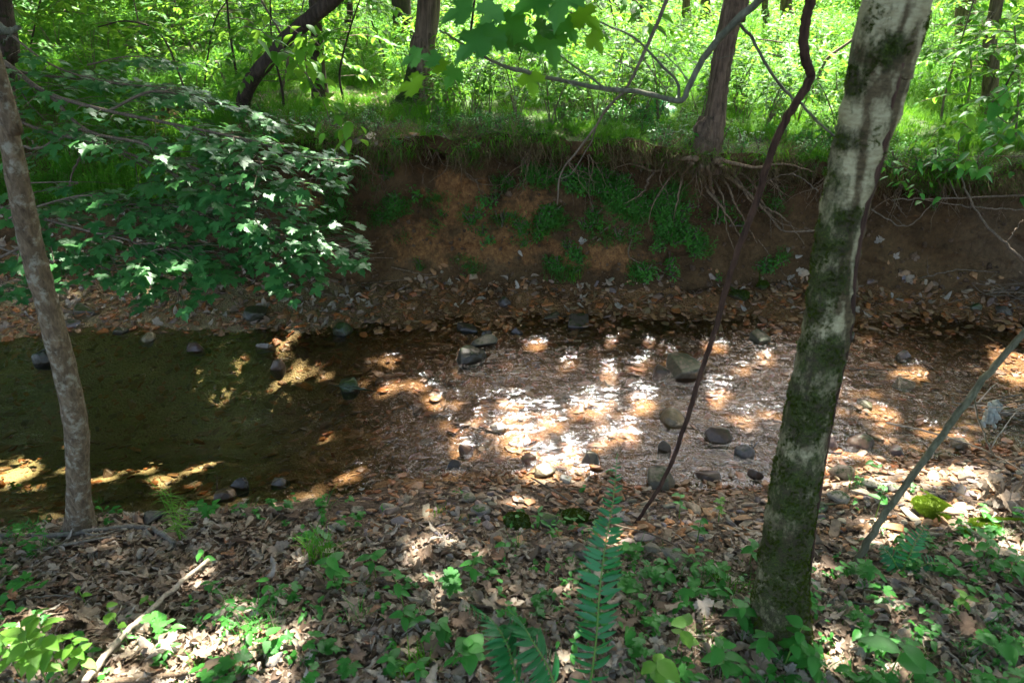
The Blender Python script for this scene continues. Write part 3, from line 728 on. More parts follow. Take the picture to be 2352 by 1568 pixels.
FT = [(32, 52, 30, 'dark'), (75, 62, 36, 'dark'), (122, 50, 13, 'oak'), (268, 40, 9, 'dark'), (797, 118, 12, 'dark'), (862, 70, 12, 'oak'), (1120, 70, 12, 'dark'), (1424, 62, 12, 'oak'), (1461, 102, 24, 'oak'), (1578, 88, 16, 'oak'), (1618, 92, 20, 'oak'), (1520, 58, 10, 'oak'),
      (1760, 90, 12, 'oak'), (1808, 86, 22, 'oak'), (2130, 95, 14, 'oak'), (2218, 120, 34, 'oak'), (2190, 62, 12, 'dark'), (2322, 60, 16, 'oak'), (2345, 100, 12, 'dark'), (560, 60, 10, 'dark'), (480, 45, 9, 'oak'), (645, 75, 11, 'dark'), (180, 45, 11, 'oak'), (1040, 55, 16, 'oak'), (1330, 50, 10, 'dark')]
FTL = ['dark trunk far back, first from the left edge of the frame', 'widest dark trunk in the far upper left corner', 'very thin trunk right of the widest dark one at far upper left', 'thin far trunk above the pale fallen log', 'thin dark far trunk between the curved tree and the furrowed dark trunk', 'thin grey far trunk left of the furrowed dark trunk', 'thin dark far trunk behind the large near maple leaves', 'slim far trunk left of the hanging brown twig', 'grey far trunk in the sunny grass beside the hanging brown twig', 'grey brown far trunk left of the oak, the left of two', 'grey brown far trunk just left of the oak', 'thin far trunk between the hanging twig and the oak',
       'thin far trunk right of the oak', 'grey far trunk behind the upper end of the dark vine', 'thin far trunk just right of the mossy leaning tree', 'broad far trunk left of the slender trunk at the right edge', 'thin dark far trunk high up at the right', 'far trunk between the slender trunk and the right edge', 'dark far trunk cut by the right edge', 'thin dark far trunk left of the curved tree', 'thin grey far trunk above the middle of the maple branches', 'thin far trunk behind the upper bend of the curved tree', 'grey thin trunk at the far upper left beside the sunny grass', 'far trunk right of the mossy based tree', 'thin dark far trunk right of the large near leaves']
for (a, b, wd, k), flab in zip(FT, FTL):
    p = fh(a, b)
    if p.y > 40: p = drop(pt(a, b, 30).x, 30)
    q = pt(a+U(-8, 8), -30, p.y)
    r = wd*.62/FPX*depth(p)
    tree('forest_tree', [(p, r), (p.lerp(q, .5), r*.95), (q, r*.9)], M['bark_dark' if k == 'dark' else 'bark_oak'], flab, group='tree trunks far back in the woods', n=26, seg=9, rough=.12, moss=(lambda co: .1), top=U(8, 11), limbs=2)

# ------------------------------------------------------------------ crowns, out of view, their leaves placed to shape sun and shade
leafp = []
for k in range(2):
    mb = MB(); v, f = ovate(1.0, .6, .15, .25, 3); mb.add([(x-.5, y, z) for x, y, z in v], f); leafp.append(mb.mesh('canopy_leaf', M['canopy']))
for k in range(4):
    mb = MB()
    for q in range(3): mb.add(*ovate(1.0, .62, .15, .25, 3), TRS(Vector((U(-.25, .25), U(-.25, .25), U(-.1, .1))), yp(q*2.1+U(-.5, .5), U(-.5, .2), U(-.4, .4))))
    leafp.append(mb.mesh('canopy_leaf', M['canopy']))
ab0 = ab(Vector((0, -7, 0)))[1]
def skygap(P):  # opening cut through the unseen leaves so the riffle mirrors sky
    d = P-np.array([.35, 3.1, 0]); az = np.degrees(np.arctan2(d[:, 0], d[:, 1])); el = np.degrees(np.arctan2(d[:, 2], np.hypot(d[:, 0], d[:, 1])))
    return (az > -21+5*np.sin(el*.5)) & (az < 44) & (el > 16) & (el < 49+3*np.sin(az*.6)) & (np.sin(az*.9+el*.35)*np.sin(el*.8-az*.2) > -.75)
def canopy(n, a0, a1, b0, b1, z0, z1, size, thin=0.0, margin=.03):
    a = RNG.uniform(a0, a1, n); b = RNG.uniform(b0, b1, n)
    keep = ~lit_mask(a, b, margin)
    if thin: keep &= RNG.uniform(0, 1, n) > thin
    a, b = a[keep], b[keep]; m = len(a); z = RNG.uniform(z0, z1, m)
    base = np.outer(a, A) + np.outer(b, B_); t = (z-base[:, 2])/S.z
    P = base + np.outer(t, S); k2 = ~skygap(P); return P[k2], RNG.uniform(*size, m)[k2]
P1, s1 = canopy(78000, -6.5, 6.5, ab(Vector((0, .2, 0)))[1], FARB+1.5, 6.0, 8.5, (.11, .16), margin=.028)
N1 = len(P1)
P1b, s1b = canopy(14000, -9, 9, ab0, ab(Vector((0, .2, 0)))[1], 6.0, 9.0, (.18, .3), margin=.2)  # unseen leaves towards the camera side, thickened to darken the bank
P2, s2 = canopy(16000, -22, 22, FARB, FARB+20, 6.5, 11, (.22, .34), .25)
P3, s3 = canopy(7000, -20, -6.5, ab0, FARB+1, 5, 9, (.25, .35)); P4, s4 = canopy(7000, 6.5, 20, ab0, FARB+1, 5, 9, (.25, .35))
def leaf_screen(n, x0, x1, y0, y1, z0, z1, size):  # unseen leaf mass added to close off sky mirrored in the water
    Q = np.stack([RNG.uniform(x0, x1, n), RNG.uniform(y0, y1, n), RNG.uniform(z0, z1, n)], 1)
    a_ = Q @ np.array(A); b_ = Q @ np.array(B_); k_ = ((~lit_mask(a_, b_, .1)) | (RNG.uniform(0, 1, n) < .12)) & ~skygap(Q)
    return Q[k_], RNG.uniform(*size, int(k_.sum()))
P5, s5 = leaf_screen(21000, -24, -.2, 8.5, 22, 3.2, 15, (.28, .42)); P6, s6 = leaf_screen(5000, 4.5, 20, 9, 20, 4.5, 14, (.26, .42))
PA = np.concatenate([P1, P1b, P2, P3, P4, P5, P6]); SA = np.concatenate([s1, s1b, s2, s3, s4, s5, s6])
T2 = np.array([(x, y) for _, x, y in CROWN_TREES]); near = ((PA[:, None, :2]-T2[None])**2).sum(2).argmin(1)
for k, (rt, x, y) in enumerate(CROWN_TREES):
    sel = near == k; m = int(sel.sum())
    if m < 10: continue
    E = np.stack([RNG.uniform(-.5, .5, m), RNG.uniform(-.5, .5, m), RNG.uniform(0, 6.28, m)], 1)
    ii = np.where(np.arange(len(PA)) < N1, RNG.integers(0, 2, len(PA)), RNG.integers(2, 6, len(PA)))[sel]
    o = scatter('crown', leafp, PA[sel], E, SA[sel], ii, rt)

# ------------------------------------------------------------------ background: sprays, shrubs, grass
def spray(n, size, L, mat, shape='ov', twig=True, droop=.25, wd=.5):
    mb = MB(); P = [Vector((L*t, .06*L*math.sin(t*3), .1*L*math.sin(t*2.4)-droop*L*t*t)) for t in np.linspace(0, 1, 7)]
    if twig: mb.tube(P, [.004*(1-.7*i/6)*L*2 for i in range(7)], 4, mi=1, caps=False)
    for i in range(n):
        t = U(.12, 1); k = min(5, int(t*6)); p = P[k].lerp(P[k+1], t*6-k); side = random.choice((-1, 1))
        off = U(0, .35)*L*(1-t*.6); an = side*U(.5, 1.3)
        p = p + Vector((math.cos(an)*off, math.sin(an)*off, U(-.05, .04)*L))
        g = {'ov': lambda: ovate(1, wd, .15, .25, 3), 's': lambda: simple_leaf(1, wd), 'm': lambda: maple_leaf()}[shape]()
        mb.add(*g, TRS(p, yp(an+U(-.4, .4), U(-.55, .15), U(-.4, .4)), size*U(.7, 1.15)))
    return mb.mesh('spray', [mat, M['twig']])
sh = [spray(34, .10, .55, M['shrub'], 's') for _ in range(4)] + [spray(22, .12, .5, M['shrub'], 'ov', wd=.42) for _ in range(3)]
def bush_proto(nst, hgt, nl, size, mat, wd=.45, shape='s'):
    mb = MB()
    for s_ in range(nst):
        an = U(0, 6.28); ln = U(.15, .5)*hgt; top = Vector((math.cos(an)*ln, math.sin(an)*ln, hgt*U(.7, 1)))
        P = [Vector((0, 0, 0)), top*.35+Vector((0, 0, .1*hgt)), top*.7+Vector((0, 0, .07*hgt)), top]
        mb.tube(P, [.006, .005, .004, .002], 4, mi=1, caps=False)
        for i in range(nl):
            t = U(.25, 1); k = min(2, int(t*3)); p = P[k].lerp(P[k+1], t*3-k); an2 = U(0, 6.28); off = U(0, .22)*hgt
            p = p+Vector((math.cos(an2)*off, math.sin(an2)*off, U(-.03, .03)))
            g = simple_leaf(1, wd) if shape == 's' else ovate(1, wd, .15, .25, 3)
            mb.add(*g, TRS(p, yp(an2+U(-.5, .5), U(-.5, .3), U(-.5, .5)), size*U(.6, 1.2)))
    return mb.mesh('bush', [mat, M['twig']])
bushes = [bush_proto(5, .8, 22, .115, M['shrub']) for _ in range(4)]
def field(n, y0, y1, fn=None, pw=1.0, spread=.86, xlim=60):
    out = []
    while len(out) < n:
        y = y0+(y1-y0)*random.random()**pw; x = U(-1, 1)*(y*spread+1)
        if fn and not fn(x, y): continue
        out.append(drop(x, y))
    return out
def put(name, protos, pts, sc, tilt=.15, **k):
    n = len(pts)
    E = [(U(-tilt, tilt), U(-tilt, tilt), U(0, 6.28)) for _ in range(n)]
    S_ = [U(*sc) if not callable(sc) else sc(p) for p in pts]
    return scatter(name, protos, [tuple(p) for p in pts], E, S_, [random.randrange(len(protos)) for _ in range(n)], **k)
def tuft(n, h, spread, mat, width=.008, lean=.5, segs_=3):
    mb = MB()
    for i in range(n):
        a = U(0, 6.28); r = spread*math.sqrt(U(0, 1)); hh = h*U(.45, 1); ln = lean*U(.2, 1)*hh; b = U(0, 6.28)
        w_ = width*U(.6, 1.2); base = Vector((math.cos(a)*r, math.sin(a)*r, -.01)); side = Vector((-math.sin(b), math.cos(b), 0))*w_; vs = []
        for k in range(segs_+1):
            t = k/segs_; c = base+Vector((math.cos(b)*ln*t*t, math.sin(b)*ln*t*t, hh*(t-.25*lean*t*t*t))); ww = (1-t)**.7
            vs += [tuple(c-side*ww), tuple(c+side*ww)]
        mb.add(vs, [(2*k, 2*k+1, 2*k+3, 2*k+2) for k in range(segs_)])
    return mb.mesh('tuft', mat)
def leafy_grass(n, h, spread, mat):       # stilt grass: stems with short leaves held out
    mb = MB()
    for i in range(n):
        a = U(0, 6.28); r = spread*math.sqrt(U(0, 1)); hh = h*U(.5, 1); base = Vector((math.cos(a)*r, math.sin(a)*r, 0)); b = U(0, 6.28); top = base+Vector((math.cos(b)*hh*.3, math.sin(b)*hh*.3, hh))
        for k in range(5):
            t = .25+.18*k; p = base.lerp(top, t)
            mb.add(*simple_leaf(1, .17, .2, .25), TRS(p, yp(U(0, 6.28), U(.0, .9), 0), U(.05, .09)*h/.3))
        mb.add([tuple(base), tuple(base+Vector((.004, 0, 0))), tuple(top)], [(0, 1, 2)])
    return mb.mesh('leafy_grass', mat)
tall = [tuft(46, .42, .16, M['grass'], .006, .6) for _ in range(3)] + [leafy_grass(22, .34, .18, M['grass']) for _ in range(3)]
short = [tuft(60, .09, .10, M['moss_grass'], .0028, .7, 2) for _ in range(3)] + [leafy_grass(24, .09, .10, M['moss_grass']) for _ in range(2)]
put('tall_grass', tall, field(7500, 5.4, 24, lambda x, y: (y > 6.6+.9*nz(x*.5, 2) or x < -2.2) and nz(x*.6, y*.6) > -.35, 1.35), lambda p: (.55+.45*sm(6, 10, p.y))*U(.7, 1.25)*(1+.5*nz(p.x*.4, p.y*.4, 7)), label='tall bright green grass covering the forest floor beyond the bank')
LPl = []
while len(LPl) < 330:
    x = U(-2.2, 4.6); y = foot(x)+U(.05, .75); p = drop(x, y)
    if p.z > .5 and nz(x*2, y*2, 11) > -.1: LPl.append(p)
put('low_plants', [bush_proto(4, .25, 14, .05, M['seedling']) for _ in range(4)], LPl, (.25, .6), tilt=.5, label='small leafy plants crowding the broken edge of the bank')
OB = ok[0][0]
pts = [p for p in field(8500, 4.55, 8.6, None, 1.4, .95) if p.z > .45 and (p.x-OB.x)**2+(p.y-OB.y)**2 > .05 and not (p.y < foot(p.x)+.45 and nz(p.x*2.5, p.y*2.5, 6) < .12)]
put('short_grass', short, pts, lambda p: U(.5, 1.05)*(1+.6*nz(p.x*1.2, p.y*1.2))*(.75 if p.y < foot(p.x)+.5 else 1.15), tilt=.35, label='short soft green grass along the top of the bank')
put('undergrowth', bushes+sh, field(1500, 7.6, 34, lambda x, y: nz(x*.35, y*.35, 4) > -.28, 1.25, .9), lambda p: U(.6, 1.25)*(.55+.45*sm(7, 12, p.y)), label='dense sunlit leafy undergrowth between the far trunks')
put('low_plants', bushes[:2]+[bush_proto(4, .25, 12, .05, M['shrub']) for _ in range(3)], field(420, 5.1, 9.5, lambda x, y: drop(x, y).z > .7 and nz(x*.8, y*.8, 9) > .0, 1.3), lambda p: U(.35, .75), label='scattered low leafy plants in the grass behind the lip of the bank')
# wood edge far away, leaves up to crown height
P = []
for _ in range(5200):
    y = U(17, 46); x = U(-1, 1)*(y*.95+3); z0 = far_floor(x, y)+1
    z = z0 + (U(0, 1)**1.3)*(3.2 if y < 20 else 9)
    gap = -.35 < math.atan2(x-.35, y-3.1) < .75 and z > .24*(y-3.1)  # leaves thinned here so the riffle mirrors sky
    if gap and random.random() < .93: continue
    P.append(Vector((x, y, z)))
put('woodland_foliage', sh, P, lambda p: U(1.0, 2.0)*(1+.03*p.y), tilt=.5, label='mass of sunlit leaves closing the woods in the distance')

P = []
while len(P) < 420:
    y = U(5.8, 15); x = U(-1, 1)*(y*.86+1)
    if nz(x*.5, y*.5, 21) + (.3 if x < -.3 else 0) + (.3 if x > 3.2 else 0) < U(.0, .45): continue
    P.append(Vector((x, y, 1+far_floor(x, y)+U(.5, 1.15+.02*y))))
put('understory_foliage', sh, P, lambda p: U(.7, 1.3), tilt=.35, label='leafy side branches of the understory hanging above the grass')
# saplings one can tell apart
def sapling(name, ctrl, mat, nspray, label, size=.5, group=None, leafm=None, lo=.3, tag_cat='sapling', lsize=.1, nl=14, limbs=0):
    C_ = [(*p, r) for p, r in ctrl]; s_ = spline(C_, 30); root = empty(name, ctrl[0][0], label, tag_cat, group)
    mb = MB(); P = [Vector(q[:3]) for q in s_]; mb.tube(P, [max(.0015, q[3]) for q in s_], 8, rough=.12)
    mk('stem', mb.mesh('stem', mat), root)
    if nspray:
        mb = MB()
        for _ in range(nspray):
            t = U(lo, 1); p = P[int(t*29)]; an = U(0, 6.28); L = size*U(.5, 1.1)
            q = [p + Vector((math.cos(an)*L*u, math.sin(an)*L*u, .15*L*u-.35*L*u*u)) for u in (0, .35, .7, 1)]
            mb.tube(q, [.003, .0025, .002, .001], 4, mi=1, caps=False)
            for i in range(nl):
                u = U(.2, 1); k = min(2, int(u*3)); c_ = q[k].lerp(q[k+1], u*3-k); a2 = an+random.choice((-1, 1))*U(.3, 1.3)
                mb.add(*ovate(1, .48, .15, .3, 4), TRS(c_, yp(a2, U(-.6, .1), U(-.4, .4)), lsize*U(.7, 1.2)))
        o = mk('foliage', mb.mesh('foliage', [leafm or M['shrub'], M['twig']]), root); o['kind'] = 'stuff'
    return root
SPL = [([(450, 130), (425, 80), (400, 0)], 9, 7, 3), ([(420, 140), (380, 95), (300, 50), (225, 62)], 6.5, 5, 4), ([(448, 128), (490, 60), (530, -10)], 7, 4, 4), ([(545, 180), (530, 90), (520, -10)], 6.5, 6, 5), ([(640, 230), (660, 120), (600, 0)], 6, 7, 6), ([(655, 260), (645, 190), (625, 100), (620, -10)], 5.6, 6, 5),
       ([(690, 250), (705, 170), (690, 60), (700, -10)], 6, 6, 5), ([(795, 275), (780, 170), (800, 80), (830, -10)], 5.8, 6, 6), ([(1080, 235), (1085, 140), (1105, 60), (1110, -10)], 6.6, 5, 3), ([(1060, 230), (1075, 120), (1090, 0)], 6.6, 8, 2), ([(885, 205), (880, 120), (850, 40), (840, -10)], 7, 5, 5),
       ([(1205, 225), (1190, 150), (1215, 60), (1220, -10)], 7.5, 4, 4), ([(1400, 180), (1420, 100), (1400, 0)], 9, 5, 6), ([(1880, 215), (1890, 150), (1960, 90)], 6.4, 9, 3), ([(1880, 190), (1860, 130), (1800, 100), (1740, 90)], 6.4, 5, 2), ([(2150, 320), (2170, 220), (2200, 120), (2240, -10)], 5.6, 6, 6),
       ([(2260, 330), (2290, 240), (2330, 160), (2390, 60)], 5.3, 6, 6), ([(2210, 300), (2230, 170), (2235, 100), (2290, 20)], 6, 5, 4), ([(2320, 360), (2335, 280), (2340, 190), (2330, 60)], 5.1, 6, 8), ([(330, 180), (325, 90), (305, -10)], 8, 5, 4), ([(85, 200), (70, 110), (95, -10)], 8, 5, 4)]
SLL = ['dark sapling stem leaning left above the maple branches', 'sapling arching over to the left above the maple branches', 'sapling stem leaning right beside the dark leaning one', 'nearly straight sapling left of the curved tree', 'sapling bending left behind the curved tree', 'slim sapling in front of the curved tree', 'crooked sapling right of the curved tree base', 'sapling left of the two dark furrowed trunks', 'straight sapling right of the mossy based tree', 'reddish sapling with leaning stem right of the mossy based tree', 'sapling just left of the dark furrowed trunk', 'sapling behind the near maple leaves', 'distant sapling behind the hanging brown twig', 'forked shrub stem between the dark vine and the mossy tree', 'shrub stem leaning left behind the dark vine', 'sapling leaning right beyond the mossy leaning tree', 'sapling slanting right at the far right of the bank', 'sapling between the mossy leaning tree and the slender right trunk', 'sapling at the right edge above the bank', 'sapling rising from the grass behind the pale fallen log', 'leftmost sapling in the sunny grass']
for (C_, y, wd, ns), slab in zip(SPL, SLL):
    c = []
    for i, (a, b) in enumerate(C_):
        p = pt(a, b, y)
        if i == 0: p = drop(p.x, y)
        c.append((p, wd*.5/FPX*depth(p)*(1-.15*i)))
    sapling('sapling', c, M['bark_dark'] if random.random() < .5 else M['twig'], ns*2, slab, size=.55, group='saplings on the far bank', lsize=.085)

# ------------------------------------------------------------------ bank dressing
fringe = [tuft(30, .17, .09, M['straw'], .0022, 1.1), tuft(20, .12, .10, M['moss_grass'], .0025, 1.3), tuft(26, .07, .09, M['moss_grass'], .0025, 1.3), tuft(24, .24, .08, M['straw'], .0018, .9), leafy_grass(12, .07, .08, M['moss_grass'])]
P, E, SS_, I = [], [], [], []
r12 = cuts[13]-1
for _ in range(2600):
    i = random.randrange(len(xs)); x = xs[i]
    if not -2.2 < x < 4.6 or nz(x*3, 7, 1) < U(-.5, .1): continue
    r = random.choice(range(cuts[12]-1, cuts[13]+3)); p = Vector(grid[i, r])+Vector((U(-.03, .03), 0, 0))
    hang = r <= cuts[13]-2
    q = (Vector((U(-.5, .5), -.55, -.8 if hang else .5))).normalized().to_track_quat('Z', 'Y') @ Euler((0, 0, U(0, 6.28))).to_quaternion()
    P.append(tuple(p)); E.append(tuple(q.to_euler())); SS_.append(U(.5, 1.15)); I.append(random.choice((0, 3, 0, 3, 1, 1, 4)) if hang else random.choice((0, 2, 4, 2, 4)))
scatter('grass_fringe', fringe, P, E, SS_, I, label='shaggy fringe of grass and dead stalks hanging over the lip of the bank')
# fine hanging roots
rootp = []
for k in range(8):
    mb = MB()
    for q in range(1 if k < 5 else 3):
        P_ = []; p = Vector((U(-.02, .02), 0, 0)); d = Vector((U(-.3, .3), U(-.3, 0), -1)); L = U(.6, 1)
        for i in range(16):
            P_.append(p.copy()); d += Vector((U(-.35, .35), U(-.2, .2), U(-.1, .15))); d.z = min(d.z, -.25); d.normalize(); p = p+d*(L/15)
        mb.tube(P_, [.012*(1-.8*i/15) for i in range(16)], 5, caps=False)
    rootp.append(mb.mesh('root', M['root']))
for k in range(250):
    x = U(-1.7, 4.9); i = int(np.searchsorted(xs, x)); r = random.choice((cuts[11], cuts[12]-1, cuts[12], cuts[10]+2, cuts[10]-3)); p = Vector(grid[min(i, len(xs)-1), r])+Vector((0, -.02, 0))
    s_ = U(.12, .42)
    mk('root', rootp[k % 8], bank, tuple(p), (U(-.2, .1), U(-.7, .7), U(-.5, .5)), (s_, s_, s_))
# plants on the face
M['clod'] = soil_mat('crumbled_soil', (.06, .035, .02), (.13, .08, .045), (.20, .13, .075), 20)
clod = [stone_mesh('clod', M['clod'], n=14, flat=.8, rnd=.8, seed=500+k) for k in range(5)]
P, E, SS_, I = [], [], [], []
for _ in range(2600):
    i = random.randrange(len(xs)); x = xs[i]
    if not -3.4 < x < 4.9: continue
    r = int(cuts[8]-3+(random.random()**1.5)*(cuts[10]-cuts[8]-4)); p = Vector(grid[i, r])
    P.append(tuple(p+Vector((U(-.02, .02), -.005, U(-.01, .01))))); E.append((U(-1, 1), U(-1, 1), U(0, 6))); s_ = .012+.012*random.expovariate(1); SS_.append(min(.07, s_)); I.append(random.randrange(5))
scatter('soil_clods', clod, P, E, SS_, I, bank)
bp = [bush_proto(5, .10, 12, .022, M['bankplant'], .5) for _ in range(3)] + [leafy_grass(16, .10, .07, M['bankplant']) for _ in range(3)]
BPZ = [(1420, 470, 170, 75, 700), (1500, 520, 100, 60, 350), (1180, 480, 45, 60, 170), (1190, 400, 70, 25, 120), (900, 490, 90, 50, 170), (1310, 610, 60, 30, 130), (1120, 505, 40, 40, 90), (1330, 420, 130, 30, 220), (1590, 560, 60, 50, 80), (1250, 520, 30, 30, 60), (720, 470, 90, 70, 130), (1450, 640, 80, 20, 60), (1050, 620, 120, 20, 40), (2120, 430, 120, 45, 160), (1740, 610, 60, 15, 40), (900, 420, 200, 60, 60), (1700, 480, 120, 60, 40)]
P, E, SS_, I = [], [], [], []
for a, b, rx, ry, n in BPZ:
    for _ in range(n):
        u, v = random.gauss(0, .55), random.gauss(0, .55); h, nn_ = hit(a+u*rx, b+v*ry)
        if nz(h.x*5, h.z*6, 3) < U(-.05, .45): continue
        if nn_.dot(CAM-h) < 0: nn_ = -nn_
        q = align((nn_*.7+Vector((0, 0, .6))).normalized(), U(0, 6.28), .4)
        P.append(tuple(h)); E.append(tuple(q.to_euler())); SS_.append(U(.45, 1.3)); I.append(random.randrange(6))
scatter('bank_plants', bp, P, E, SS_, I, label='small green plants and moss clinging to the clay face of the bank')
# left gentle bank: grass and litter
# ------------------------------------------------------------------ stones
med = [stone_mesh('stone', M['stone'], n=random.choice((9, 11, 13, 18)), flat=random.choice((.3, .4, .5, .6)), rnd=.6, seed=40+k, boxy=random.choice((0, .3))) for k in range(14)]
peb = [stone_mesh('pebble', M['stone'], n=9, flat=random.choice((.3, .45, .6)), rnd=0, seed=90+k) for k in range(8)]
def shore(x, y):        # is it stony here
    ye = near_e(x)
    return y > ye-.15-.52*sm(-1.2, -.2, x)-.12*sm(.3, 2.5, x)+.08*nz(x*3, 3) and y < foot(x)+.03
def bedpts(n, fn=shore, pw=1):
    out = []
    while len(out) < n:
        y = U(1.3, 5.0); x = U(-1, 1)*(y*.72+.85)
        if fn(x, y): out.append((x, y))
    return out
P, E, SS_, I = [], [], [], []
for x, y in bedpts(24000):
    sand = x < -.55 and y < near_e(x)+.12
    if sand and random.random() < .80: continue
    if nz(x*2.2, y*2.2, 8) < -.25 and random.random() < .6: continue
    if x < -1.0 and y > near_e(x)+.1 and y < far_w(x)-.2 and random.random() < .6: continue
    h, nn_ = dropn(x, y); q = align(nn_, U(0, 6.28), .3); s_ = min(.055, .007+.009*random.paretovariate(2.2)-.009)
    if sand: s_ *= .6
    P.append(tuple(h+nn_*s_*.1)); E.append(tuple(q.to_euler())); SS_.append((s_*U(.9, 1.5), s_*U(.8, 1.2), s_*U(.7, 1.1))); I.append(random.randrange(8))
scatter('pebbles', peb, P, E, SS_, I, bed)
P, E, SS_, I = [], [], [], []
for x, y in bedpts(6500):
    if x < -.55 and y < near_e(x)+.12: continue
    if x < -1.0 and near_e(x)+.1 < y < far_w(x)-.25 and random.random() < .35: continue
    h, nn_ = dropn(x, y); s_ = min(.10, .028+.018*random.expovariate(1)); wt = h.z < -.01; q = align(nn_, U(0, 6.28), .15 if wt else .35)
    P.append(tuple(h+nn_*s_*.06)); E.append(tuple(q.to_euler())); SS_.append((s_*U(1, 1.3), s_, s_*U(.7, 1.1)*(.55 if wt else 1))); I.append(random.randrange(14))
for x, y in bedpts(1500, lambda x, y: near_e(x)-.62 < y < near_e(x)+.15 and x > -.75):
    h, nn_ = dropn(x, y); q = align(nn_, U(0, 6.28), .3); s_ = U(.02, .05)
    P.append(tuple(h+nn_*s_*(.15 if h.z > -.01 else .0))); E.append(tuple(q.to_euler())); SS_.append((s_*U(1, 1.4), s_, s_*U(.7, 1.1))); I.append(random.randrange(14))
for x, y in bedpts(1500, lambda x, y: far_w(x)-.75 < y < foot(x)+.03):
    h, nn_ = dropn(x, y); q = align(nn_, U(0, 6.28), .3); s_ = U(.035, .075)
    P.append(tuple(h+nn_*s_*(.25 if h.z > -.01 else .05))); E.append(tuple(q.to_euler())); SS_.append((s_*U(1, 1.5), s_, s_*U(.6, 1.0))); I.append(random.randrange(14))
scatter('gravel', med, P, E, SS_, I, bed)
cnt = 0
for x, y in bedpts(300):
    if x < -.8 and y < near_e(x)+.5 and random.random() < .8: continue
    h, nn_ = dropn(x, y); q = align(nn_, U(0, 6.28), .3); s_ = U(.045, .085)*(.8 if y < 2.4 else 1.05)
    mk('stone', med[cnt % 14], bed, tuple(h+nn_*s_*.16), tuple(q.to_euler()), (s_*U(1, 1.4), s_, s_*U(.7, 1.0))); cnt += 1

